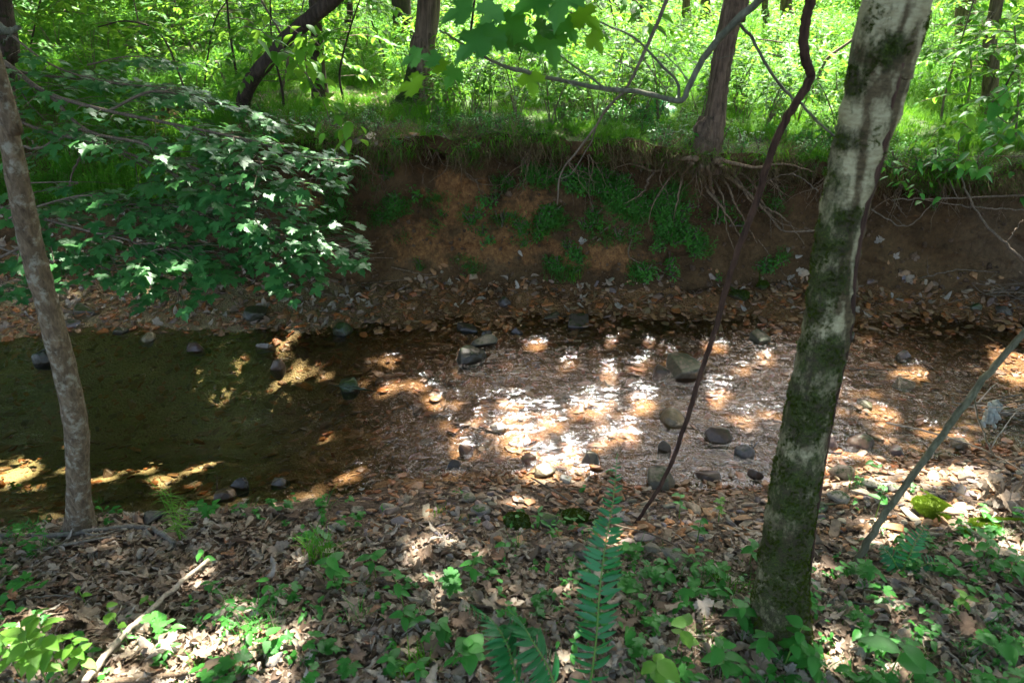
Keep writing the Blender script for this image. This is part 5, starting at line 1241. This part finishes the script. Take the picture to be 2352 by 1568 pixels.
lay('fallen_stick', [(1220, 1110), (1270, 1140), (1330, 1175), (1400, 1215), (1470, 1235), (1540, 1262), (1600, 1310), (1640, 1350)], .004, M['twig'], 'long thin twig crossing the near gravel behind the tall fern', lift=.03, subs=[[(1270, 1140), (1320, 1140), (1340, 1165)]])
lay('fallen_stick', [(550, 1295), (560, 1270), (640, 1190), (690, 1150)], .003, M['root'], 'thin dark twig lying down the sandy shore')
lay('fallen_stick', [(1380, 1380), (1330, 1320), (1290, 1280), (1240, 1262)], .0025, M['root'], 'fine dark twig left of the tall fern')
lay('fallen_stick', [(2000, 1395), (1920, 1385), (1870, 1378)], .003, M['grey_stick'], 'small grey twig touching the mossy tree base')
lay('fallen_stick', [(900, 618), (960, 632), (1000, 640), (830, 655)], .006, M['root'], 'curved pale root lying at the foot of the bank')
lay('fallen_stick', [(640, 660), (645, 680), (650, 690)], .006, M['grey_stick'], 'short stub of stick on the gravel under the maple')
lay('fallen_stick', [(1450, 560), (1445, 600), (1500, 625), (1580, 660)], .006, M['root'], 'pale root trailing down the face of the bank', lift=.03)
lay('fallen_stick', [(1740, 560), (1800, 640), (1830, 660)], .004, M['root'], 'thin pale twig lying down the bank left of the mossy tree', lift=.03)
lay('drift_twigs', [(1690, 815), (1730, 795), (1780, 790), (1830, 800)], .004, M['twig'], 'tangle of thin twigs caught on the olive green rock', cat='twigs', subs=[[(1710, 800), (1750, 730)], [(1700, 825), (1740, 780)], [(1720, 800), (1690, 770)]])
lay('fallen_stick', [(1890, 850), (1960, 862), (2080, 865), (2140, 885)], .003, M['twig'], 'long pale twig lying on the water right of the mossy tree', lift=.04, subs=[[(2140, 850), (2165, 795)]])
# right hand edge: white twig, drift pile, rag
tp = hit(2290, 1100)[0]
wood('white_twig', [(2300, 1105, 2.5), (2285, 1060, 2.5), (2262, 1000, 2.5), (2245, 960, 2.5), (2240, 915, 2.5), (2265, 870, 2.5)], .0038, M['pale_stick'], 'forked white twig rising beside the drift pile at the right', 'twig', sub=[([(2275, 1030, 2.5), (2300, 990, 2.5), (2330, 950, 2.6), (2352, 935, 2.6)], .003), ([(2243, 930, 2.5), (2300, 935, 2.6), (2360, 925, 2.7)], .003)])
lay('white_twig', [(2030, 990), (2120, 1010), (2230, 1045), (2330, 1100), (2380, 1150)], .005, M['pale_stick'], 'long white twig lying across the sunlit shore at the right', lift=.05, cat='twig')
c0 = hit(2320, 965)[0]; pile = empty('drift_pile', c0, 'pile of driftwood twigs and dead leaves at the right edge of the stream', 'driftwood')
for k in range(34):
    mb = MB(); an = U(-.6, .6)+random.choice((0, 0, math.pi)); L = U(.15, .42); p = c0+Vector((U(-.12, .28), U(-.10, .14), U(.0, .10)))
    d = Vector((math.cos(an), math.sin(an), U(-.25, .25))); P = [p+d*L*(t-.5)+Vector((0, 0, .02*math.sin(t*5+k))) for t in np.linspace(0, 1, 7)]
    mb.tube(P, [U(.002, .006)*(1-.5*i/6) for i in range(7)], 6); mk('twig', mb.mesh('twig', M[random.choice(('twig', 'grey_stick', 'root', 'pale_stick'))]), pile)
for (a, b, rr_, n) in ((2340, 700, .35, 26), (2330, 1170, .12, 10)):
    c0 = hit(a, b)[0]; pile = empty('drift_pile', c0, 'pale tangle of twigs at the foot of the bank by the right edge' if n == 26 else 'heap of dark dead leaves and twigs on the sunny shore at the right', 'driftwood')
    for k in range(n):
        mb = MB(); an = U(0, 6.28); L = U(.2, .6)*rr_/.3; p = c0+Vector((U(-1, 1)*rr_, U(-.5, .5)*rr_, U(0, .15))); d = Vector((math.cos(an), math.sin(an)*.6, U(-.35, .35)))
        P = [p+d*L*(t-.5)+Vector((0, 0, .03*math.sin(t*5+k))) for t in np.linspace(0, 1, 7)]; mb.tube(P, [U(.002, .005)*(1-.5*i/6) for i in range(7)], 6); mk('twig', mb.mesh('twig', M['twig' if n == 26 else 'root']), pile)
    for k in range(16 if n == 10 else 4): mk('dead_leaf', lit[k % 12], pile, tuple(c0+Vector((U(-1, 1)*rr_, U(-1, 1)*rr_*.7, U(.01, .08)))), (U(-.8, .8), U(-.8, .8), U(0, 6)), U(.06, .1))
# rag
bm = bmesh.new(); bmesh.ops.create_grid(bm, x_segments=22, y_segments=22, size=.5)
for v in bm.verts:
    x, y = v.co.x, v.co.y; v.co = Vector((x*.07*(1-.5*abs(y)+.5*nz(y*4, 2)), .03*fbm(x*5, y*5, 2)+.014*math.sin(x*16+y*4), y*.12-.05*abs(x)+.02*nz(x*8, y*8)))
me = bpy.data.meshes.new('rag'); bm.to_mesh(me); bm.free(); me.materials.append(M['rag']); me.polygons.foreach_set('use_smooth', np.ones(len(me.polygons), bool))
md = mk('plastic_scrap', me, None, tuple(pt(2282, 945, 2.62))); s = md.modifiers.new('solid', 'SOLIDIFY'); s.thickness = .0015
tag(md, 'torn scrap of whitish plastic snagged on the drift pile', 'litter')
# twigs on the right bank
for k, (C_, r, lab) in enumerate([([(2352, 448, 4.3), (2200, 455, 4.2), (2050, 458, 4.3)], .007, 'long pale bare branch reaching in from the right edge, the upper of two'), ([(2352, 482, 4.3), (2230, 475, 4.2), (2100, 455, 4.3)], .006, 'long pale bare branch just below the upper one at the right edge'), ([(2352, 600, 4.0), (2310, 560, 4.0), (2260, 510, 4.1), (2220, 440, 4.2), (2200, 380, 4.4)], .009, 'thick pale stem sloping down to the right edge in front of the grey bank'), ([(2100, 640, 4.4), (2130, 635, 4.3), (2200, 620, 4.3), (2290, 625, 4.3)], .006, 'forked root lying low in front of the right bank'), ([(1880, 440, 4.4), (1820, 400, 4.4), (1750, 420, 4.5)], .004, 'thin pale twig on the bank left of the mossy tree'), ([(1870, 530, 4.3), (1800, 530, 4.3), (1770, 500, 4.4)], .006, 'pale broken root end poking out left of the mossy tree'), ([(2000, 480, 4.4), (2080, 520, 4.3), (2140, 470, 4.3), (2180, 450, 4.3)], .005, 'bent pale twig right of the mossy tree in front of the dark bank'), ([(30, 330, 4.6), (90, 340, 4.5), (180, 300, 4.5), (210, 315, 4.5)], .01, 'grey limb crossing behind the maple leaves at the left'), ([(160, 440, 4.4), (165, 400, 4.4), (190, 350, 4.4), (215, 320, 4.4)], .006, 'curved pale bare twig rising behind the maple leaves'), ([(0, 70, 4.2), (20, 72, 4.2), (45, 62, 4.2)], .022, 'broken grey limb stub at the top left edge')]):
    subs = [([C_[1], (C_[1][0]+U(-60, 60), C_[1][1]-U(30, 70), C_[1][2])], r*.5), ([C_[-1], (C_[-1][0]+U(-50, 50), C_[-1][1]+U(20, 50), C_[-1][2])], r*.4)]
    wood('bare_branch', C_, r, M['twig'] if k != 9 else M['twig_grey'], lab, 'branch', sub=subs, wob=.012)
flog = lay('fallen_log', [(290, 190), (360, 178), (450, 165), (560, 158)], .07, M['twig_grey'], 'pale fallen log half hidden in the grass on the far bank at the left', 'log', wob=.02)

# ------------------------------------------------------------------ foreground plants
lv = {}
def leafmesh(kind, mat):
    if (kind, mat) not in lv:
        mb = MB(); mb.add(*{'ov': lambda: ovate(1, .6, .12, .25, 7, .008), 'rd': lambda: ovate(1, .85, .1, .2, 7), 'nr': lambda: ovate(1, .3, .12, .3, 7), 'mp': lambda: maple_leaf(1, .1, .3)}[kind]())
        lv[(kind, mat)] = mb.mesh('leaf', M[mat])
    return lv[(kind, mat)]
def plant(name, base, h, n, size, kind, mat, label, lean=(0, 0), cat='plant', group=None, whorl=False, droop=.35, stems=1, spread=.25):
    root = empty(name, base, label, cat, group); base = Vector(base)
    for s_ in range(stems):
        a = U(0, 6.28); ln = Vector((lean[0]+math.cos(a)*spread*(stems > 1), lean[1]+math.sin(a)*spread*(stems > 1), 1)); H = h*U(.75, 1.1)
        P = [base+Vector((0, 0, -.01)), base+Vector((ln.x*H*.25, ln.y*H*.25, H*.5)), base+Vector((ln.x*H*.7, ln.y*H*.7, H))]
        mb = MB(); mb.tube(P, [.0022, .0018, .001], 5, caps=False); mk('stem', mb.mesh('stem', M['stem']), root)
        for k in range(n):
            t = 1.0 if whorl else .35+.65*(k+1)/n; p = P[0].lerp(P[1], t*2) if t < .5 else P[1].lerp(P[2], t*2-1)
            an = (k*2.4 if not whorl else k*6.28/n)+U(-.3, .3)
            mk('leaf', leafmesh(kind, mat), root, tuple(p), tuple(yp(an, U(-droop, .25), U(-.25, .25)).to_euler()), size*U(.65, 1.15))
    return root
# bright plant cluster bottom left
bl = hit(130, 1540)[0]
BLL = ['sunlit yellow green shoot in the middle of the bottom left cluster', 'tallest sunlit shoot nearest the peeled stick at bottom left', 'sunlit shoot at the very left edge of the bottom left cluster', 'smaller leaved sunlit shoot touching the lower end of the peeled stick', 'sunlit shoot cut by the bottom edge at the left']
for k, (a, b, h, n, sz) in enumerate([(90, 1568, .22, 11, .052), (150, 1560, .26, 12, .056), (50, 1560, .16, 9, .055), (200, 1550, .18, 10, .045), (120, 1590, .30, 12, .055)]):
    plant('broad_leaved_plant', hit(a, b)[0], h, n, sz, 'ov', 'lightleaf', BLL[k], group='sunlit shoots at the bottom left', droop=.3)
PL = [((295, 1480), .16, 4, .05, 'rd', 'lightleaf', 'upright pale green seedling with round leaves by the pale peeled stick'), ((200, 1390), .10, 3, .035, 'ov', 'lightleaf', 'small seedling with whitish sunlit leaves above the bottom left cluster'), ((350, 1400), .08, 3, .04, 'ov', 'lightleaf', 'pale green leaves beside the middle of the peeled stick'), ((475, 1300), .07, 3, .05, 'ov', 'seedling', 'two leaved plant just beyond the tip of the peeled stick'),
      ((490, 1375), .09, 5, .045, 'ov', 'seedling', 'green leafy clump right of the tip of the peeled stick'), ((620, 1500), .07, 4, .065, 'ov', 'seedling', 'broad dark green leaf pair on the sunlit leaves at the bottom left'), ((770, 1340), .14, 6, .075, 'ov', 'seedling', 'bushy plant with large oval leaves left of centre in the foreground'), ((865, 1330), .13, 6, .065, 'ov', 'seedling', 'plant with a whorl of pointed leaves right of the bushy one'), ((930, 1400), .24, 6, .05, 'ov', 'seedling', 'tall thin stemmed plant left of centre'),
      ((1040, 1370), .13, 7, .06, 'mp', 'seedling', 'lobed leaf plant in the middle of the foreground'), ((1080, 1350), .15, 7, .055, 'ov', 'seedling', 'compound leaved plant right beside the lobed one'), ((930, 1440), .07, 6, .06, 'ov', 'seedling', 'low rosette of pointed leaves in front of the tall thin plant'), ((1010, 1470), .07, 6, .055, 'ov', 'seedling', 'low clump of leaves near the arching fern tips'), ((900, 1540), .07, 6, .055, 'ov', 'seedling', 'low round leaved clump at the bottom left of the ferns'), ((1080, 1520), .08, 7, .07, 'rd', 'seedling', 'broad round leaved clump beside the arching ferns'), ((960, 1568), .08, 6, .06, 'ov', 'seedling', 'leafy clump at the bottom edge left of the ferns'),
      ((1500, 1568), .12, 6, .08, 'rd', 'lightleaf', 'bright round leaved plant at the bottom right of the tall fern'), ((1550, 1500), .14, 5, .06, 'rd', 'lightleaf', 'round leaved shoot right of the tall fern'), ((1460, 1420), .10, 4, .04, 'rd', 'seedling', 'small pale leaf pair right beside the tall fern'), ((1690, 1440), .10, 8, .06, 'ov', 'seedling', 'leafy plant left of the mossy tree base'), ((1740, 1520), .15, 10, .06, 'ov', 'seedling', 'dense green plant in front of the mossy tree base'), ((1800, 1530), .17, 10, .055, 'rd', 'seedling', 'round leaved plant hiding the foot of the mossy tree'), ((1660, 1568), .14, 9, .07, 'ov', 'seedling', 'dark green leafy plant at the bottom edge left of the mossy tree'),
      ((1860, 1560), .12, 8, .07, 'ov', 'seedling', 'leafy plant at the bottom edge right of the mossy tree'), ((2035, 1568), .20, 3, .12, 'ov', 'seedling', 'single big upright leaf at the bottom edge on the right'), ((2290, 1500), .05, 3, .085, 'rd', 'seedling', 'broad low leaf pair on the leaves near the bottom right corner'), ((1720, 1300), .13, 8, .06, 'ov', 'seedling', 'leafy plant left of the mossy trunk in the shade'), ((1600, 1250), .16, 6, .045, 'ov', 'seedling', 'slim plant with pale leaves on the gravel behind the large flat stone'), ((1650, 1200), .14, 6, .04, 'mp', 'lightleaf', 'delicate pale green plant on the gravel left of the mossy tree'), ((2010, 1190), .17, 5, .05, 'ov', 'seedling', 'small whorled plant on the sunny shore left of the slanting stick'),
      ((2060, 1290), .10, 8, .05, 'ov', 'seedling', 'leafy clump right of the foot of the slanting stick'), ((2150, 1330), .10, 8, .055, 'ov', 'seedling', 'low green clump below the round moss cushion'), ((2260, 1290), .11, 8, .06, 'ov', 'seedling', 'green leafy plant near the right edge'), ((2310, 1340), .12, 7, .06, 'ov', 'seedling', 'plant with drooping leaves at the right edge'), ((2200, 1400), .07, 7, .045, 'ov', 'lightleaf', 'sunlit pale clump in the leaves at the lower right'), ((1980, 1340), .10, 8, .055, 'mp', 'seedling', 'lobed leaf clump at the foot of the slanting stick'), ((2010, 1500), .05, 6, .035, 'ov', 'lightleaf', 'tiny yellow green sprig near the bottom right'),
      ((1560, 1190), .15, 5, .05, 'ov', 'seedling', 'leafy stem beside the large olive boulder'), ((880, 1180), .05, 4, .02, 'ov', 'seedling', 'tiny seedling on the near gravel by the squarish stone'), ((1240, 1215), .09, 4, .06, 'nr', 'seedling', 'narrow leaved sprig in front of the oblong mossy rock')]
for (a, b), h, n, sz, kd, mt, lab in PL:
    plant('seedling', hit(a, b)[0], h, n, sz*.8, kd, mt, lab, lean=(U(-.2, .2), U(-.2, .1)))
# small seedlings everywhere in the litter
lowp = []
for k in range(5):
    mb = MB()
    for q in range(random.choice((4, 6, 7))):
        an = U(0, 6.28); mb.add(*(ovate(1, .55, .12, .25, 4) if k < 3 else maple_leaf(1, .1, .3)), TRS(Vector((U(-.02, .02), U(-.02, .02), U(.015, .06))), yp(an, U(-.3, .3), U(-.2, .2)), U(.018, .042)))
    lowp.append(mb.mesh('ground_plant', M['seedling']))
lowp += [tuft(22, .10, .03, M['seedling'], .0016, .9, 3), tuft(30, .05, .04, M['moss_grass'], .0014, .8, 2)]
pp = []
while len(pp) < 950:
    y = U(.85, 2.5); x = U(-1, 1)*(y*.75+.8)
    if y > near_e(x)-.1-.30*sm(-.8, -.2, x)-.25*sm(.6, 1.1, x) and random.random() < .93: continue
    dn = nz(x*1.3, y*1.3, 12)+.25*sm(.1, 1.3, x)+.02
    if dn < U(-.15, .35): continue
    pp.append(drop(x, y))
put('ground_plants', lowp, pp, (.45, 1.2), tilt=.25, label='scattered small green plants sprouting through the fallen leaves')
# grass clumps
for (a, b, h, n, lab) in [(735, 1285, .16, 60, 'fine grass clump on the near bank left of centre'), (1660, 1350, .11, 60, 'fine bright grass clump in the shade left of the mossy tree'), (960, 1540, .09, 70, 'low mossy grass clump by the bottom edge left of the ferns'), (1320, 640, .16, 40, 'bright green grass tuft at the foot of the bank'), (1290, 655, .14, 10, 'single arching grass blades below the bright tuft'), (1770, 250, .32, 16, 'tuft of broad grass blades on the far bank right of the oak')]:
    o = mk('grass_clump', tuft(n, h, .05, M['moss_grass'], .0022, 1.0, 4), None, tuple(hit(a, b)[0])); tag(o, lab, 'grass')
# feathery grass sprig by the pool
sg = hit(415, 1245)[0]; root = empty('grass_sprig', sg, 'feathery pale green grass sprig standing against the dark pool at the left', 'plant')
for q in range(5):
    mb = MB(); P = [sg+Vector((.035*(q-1.5)*t*t+U(-.004, .004), .01*t, .30*t*(1-.1*q))) for t in np.linspace(0, 1, 9)]; mb.tube(P, [.0016*(1-.6*i/8) for i in range(9)], 5, caps=False)
    for k in range(18):
        t = .3+.68*k/18; p = P[int(t*8)]; mb.add(*ovate(1, .09, .1, .9, 5), TRS(p, yp(U(-.7, .7)+(0 if k % 2 else math.pi), .6), U(.025, .05)))
    mk('stem', mb.mesh('stem', M['lightleaf']), root)

# ------------------------------------------------------------------ ferns
def frond(root, C_, n, lf, mat='fern', rad=.0028, up=None, fan=0.0):
    s_ = spline(C_, 60); P = [Vector(q) for q in s_]; mb = MB(); mb.tube(P, [rad*(1-.8*i/59) for i in range(60)], 6); mk('stem', mb.mesh('stem', M['stem']), root)
    mb = MB(); mb.add(*ovate(1, .27, .1, .22, 6)); lm = mb.mesh('leaflet', M[mat])
    for k in range(n):
        t = .10+.89*(k/(n-1)); i = min(58, int(t*59)); p = P[i]; T = (P[i+1]-P[i]).normalized()
        nrm = up if up is not None else Vector((0, -.35, .95)); nrm = (nrm - T*nrm.dot(T)).normalized(); side = T.cross(nrm)
        L = lf*(math.sin(math.pi*min(1, .22+.62*(1-t)**.8+.0))**1.0)*(1-.0*t) if t > .3 else lf*(.75+.25*t/.3)
        L = lf*min(1, .78+t)*(1-max(0, t-.45)/.55)**.75+.004
        for sd in (-1, 1):
            d = (side*sd + T*(.18+.25*t) + nrm*U(-.12, .05)).normalized(); X_ = d; Z_ = (nrm-X_*nrm.dot(X_)).normalized(); Y_ = Z_.cross(X_)
            m3 = Matrix((X_, Y_, Z_)).transposed(); mk('leaflet', lm, root, tuple(p+T*(.004*sd)), tuple((m3.to_quaternion() @ Euler((U(-.4, .4), U(-.12, .2), U(-.13, .13))).to_quaternion()).to_euler()), L*U(.92, 1.06))
fb = pt(1330, 1610, 1.06)
r1 = empty('fern', drop(fb.x, fb.y), 'tall upright fern frond standing in the centre foreground', 'fern')
frond(r1, [tuple(pt(1348, 1620, 1.08)), tuple(pt(1368, 1480, 1.10)), tuple(pt(1378, 1350, 1.15)), tuple(pt(1392, 1240, 1.2)), tuple(pt(1408, 1150, 1.25)), tuple(pt(1418, 1040, 1.29))], 36, .054, up=Vector((.12, -.85, .5)))
r2 = empty('fern', drop(fb.x-.15, fb.y), 'arching fern frond drooping to the left, nearest to the tall upright frond', 'fern')
frond(r2, [tuple(pt(1290, 1640, 1.0)), tuple(pt(1262, 1540, 1.0)), tuple(pt(1222, 1470, 1.02)), tuple(pt(1190, 1420, 1.08)), tuple(pt(1150, 1395, 1.16))], 26, .06, up=Vector((.8, -.35, .5)))
r3 = empty('fern', drop(fb.x-.25, fb.y), 'arching fern frond leftmost of the drooping pair in the centre foreground', 'fern')
frond(r3, [tuple(pt(1200, 1640, 1.0)), tuple(pt(1182, 1540, 1.0)), tuple(pt(1160, 1470, 1.02)), tuple(pt(1120, 1415, 1.08)), tuple(pt(1060, 1390, 1.16))], 26, .06, up=Vector((.8, -.35, .5)))
f4 = hit(2070, 1320)[0]; r4 = empty('fern', f4, 'dark fern fronds crossing right of the slanting stick foot', 'fern')
for (x1, y1) in ((2130, 1200), (2190, 1290), (2020, 1250)):
    frond(r4, [tuple(f4), tuple(pt((2070+x1)/2, (1320+y1)/2-10, f4.y+.02)), tuple(pt(x1, y1, f4.y+.06))], 16, .04, up=Vector((.1, -.5, .8)))
f5 = hit(1500, 268)[0]; r5 = empty('fern', f5, 'dark fern standing on the far bank left of the oak', 'fern')
for (x1, y1) in ((1470, 230), (1500, 225), (1535, 235), (1555, 250), (1450, 250)):
    frond(r5, [tuple(f5), tuple(pt((1500+x1)/2, (268+y1)/2-8, f5.y-.02)), tuple(pt(x1, y1, f5.y-.05))], 14, .09, up=Vector((.1, -.5, .8)))
# hanging leaves beside the bank (smooth oval leaves) and right shrub
def hanging(name, spots_, y, size, mat, label, n=6, kind='ov', stem_from=None):
    p0 = pt(*stem_from, y) if stem_from else pt(*spots_[0], y); root = empty(name, p0, label, 'branch')
    pv = p0
    for a, b in spots_:
        p = pt(a, b, y+U(-.1, .1)); mb = MB(); mb.tube([pv, pv.lerp(p, .5)+Vector((0, 0, .02)), p], [.003, .0025, .0018], 5, caps=False); mk('twig', mb.mesh('twig', M['twig']), root)
        for k in range(n):
            q = p+Vector((U(-.08, .08), U(-.08, .08), U(-.06, .06))); mk('leaf', leafmesh(kind, mat), root, tuple(q), tuple(yp(U(0, 6.28), U(-.9, -.1), U(-.3, .3)).to_euler()), size*U(.7, 1.15))
        pv = p
    return root
M['hang'] = M['maple']
hanging('leafy_spray', [(770, 350), (790, 380), (770, 410), (780, 440), (755, 400)], 4.3, .075, 'hang', 'dark glossy oval leaves hanging before the bank at the tip of the maple branches', 8, stem_from=(800, 330))
hanging('leafy_spray', [(640, 100), (660, 130), (690, 160), (720, 200), (745, 240), (760, 290), (800, 300)], 3.6, .09, 'shrub', 'drooping twig of pale pointed leaves in front of the curved trunk', 7, stem_from=(560, 60))
hanging('leafy_spray', [(600, 70), (640, 60), (690, 80), (740, 110)], 3.9, .085, 'shrub', 'leafy twig crossing over the curved trunk near the top', 8, stem_from=(540, 40))
hanging('leafy_spray', [(2300, 220), (2260, 260), (2320, 290), (2345, 250), (2290, 330), (2240, 370)], 4.0, .09, 'seedling', 'leafy shoots spilling over the far bank at the right edge', 9, stem_from=(2352, 180))
hanging('leafy_spray', [(2020, 350), (2050, 385), (2100, 400), (2070, 430), (2120, 445)], 4.35, .06, 'seedling', 'leafy shoots hanging over the bank just right of the mossy leaning tree', 8, stem_from=(2010, 320))
hanging('leafy_spray', [(2200, 330), (2230, 300), (2190, 280), (2150, 300), (2130, 340)], 4.6, .08, 'shrub', 'bright leafy sprig in the grass at the right above the bank', 8, stem_from=(2200, 360))
hanging('leafy_spray', [(2150, 370), (2200, 380), (2250, 400), (2310, 400), (2345, 430), (2180, 350)], 4.4, .08, 'seedling', 'low leafy shoots along the lip of the bank at the right', 9, stem_from=(2352, 360))
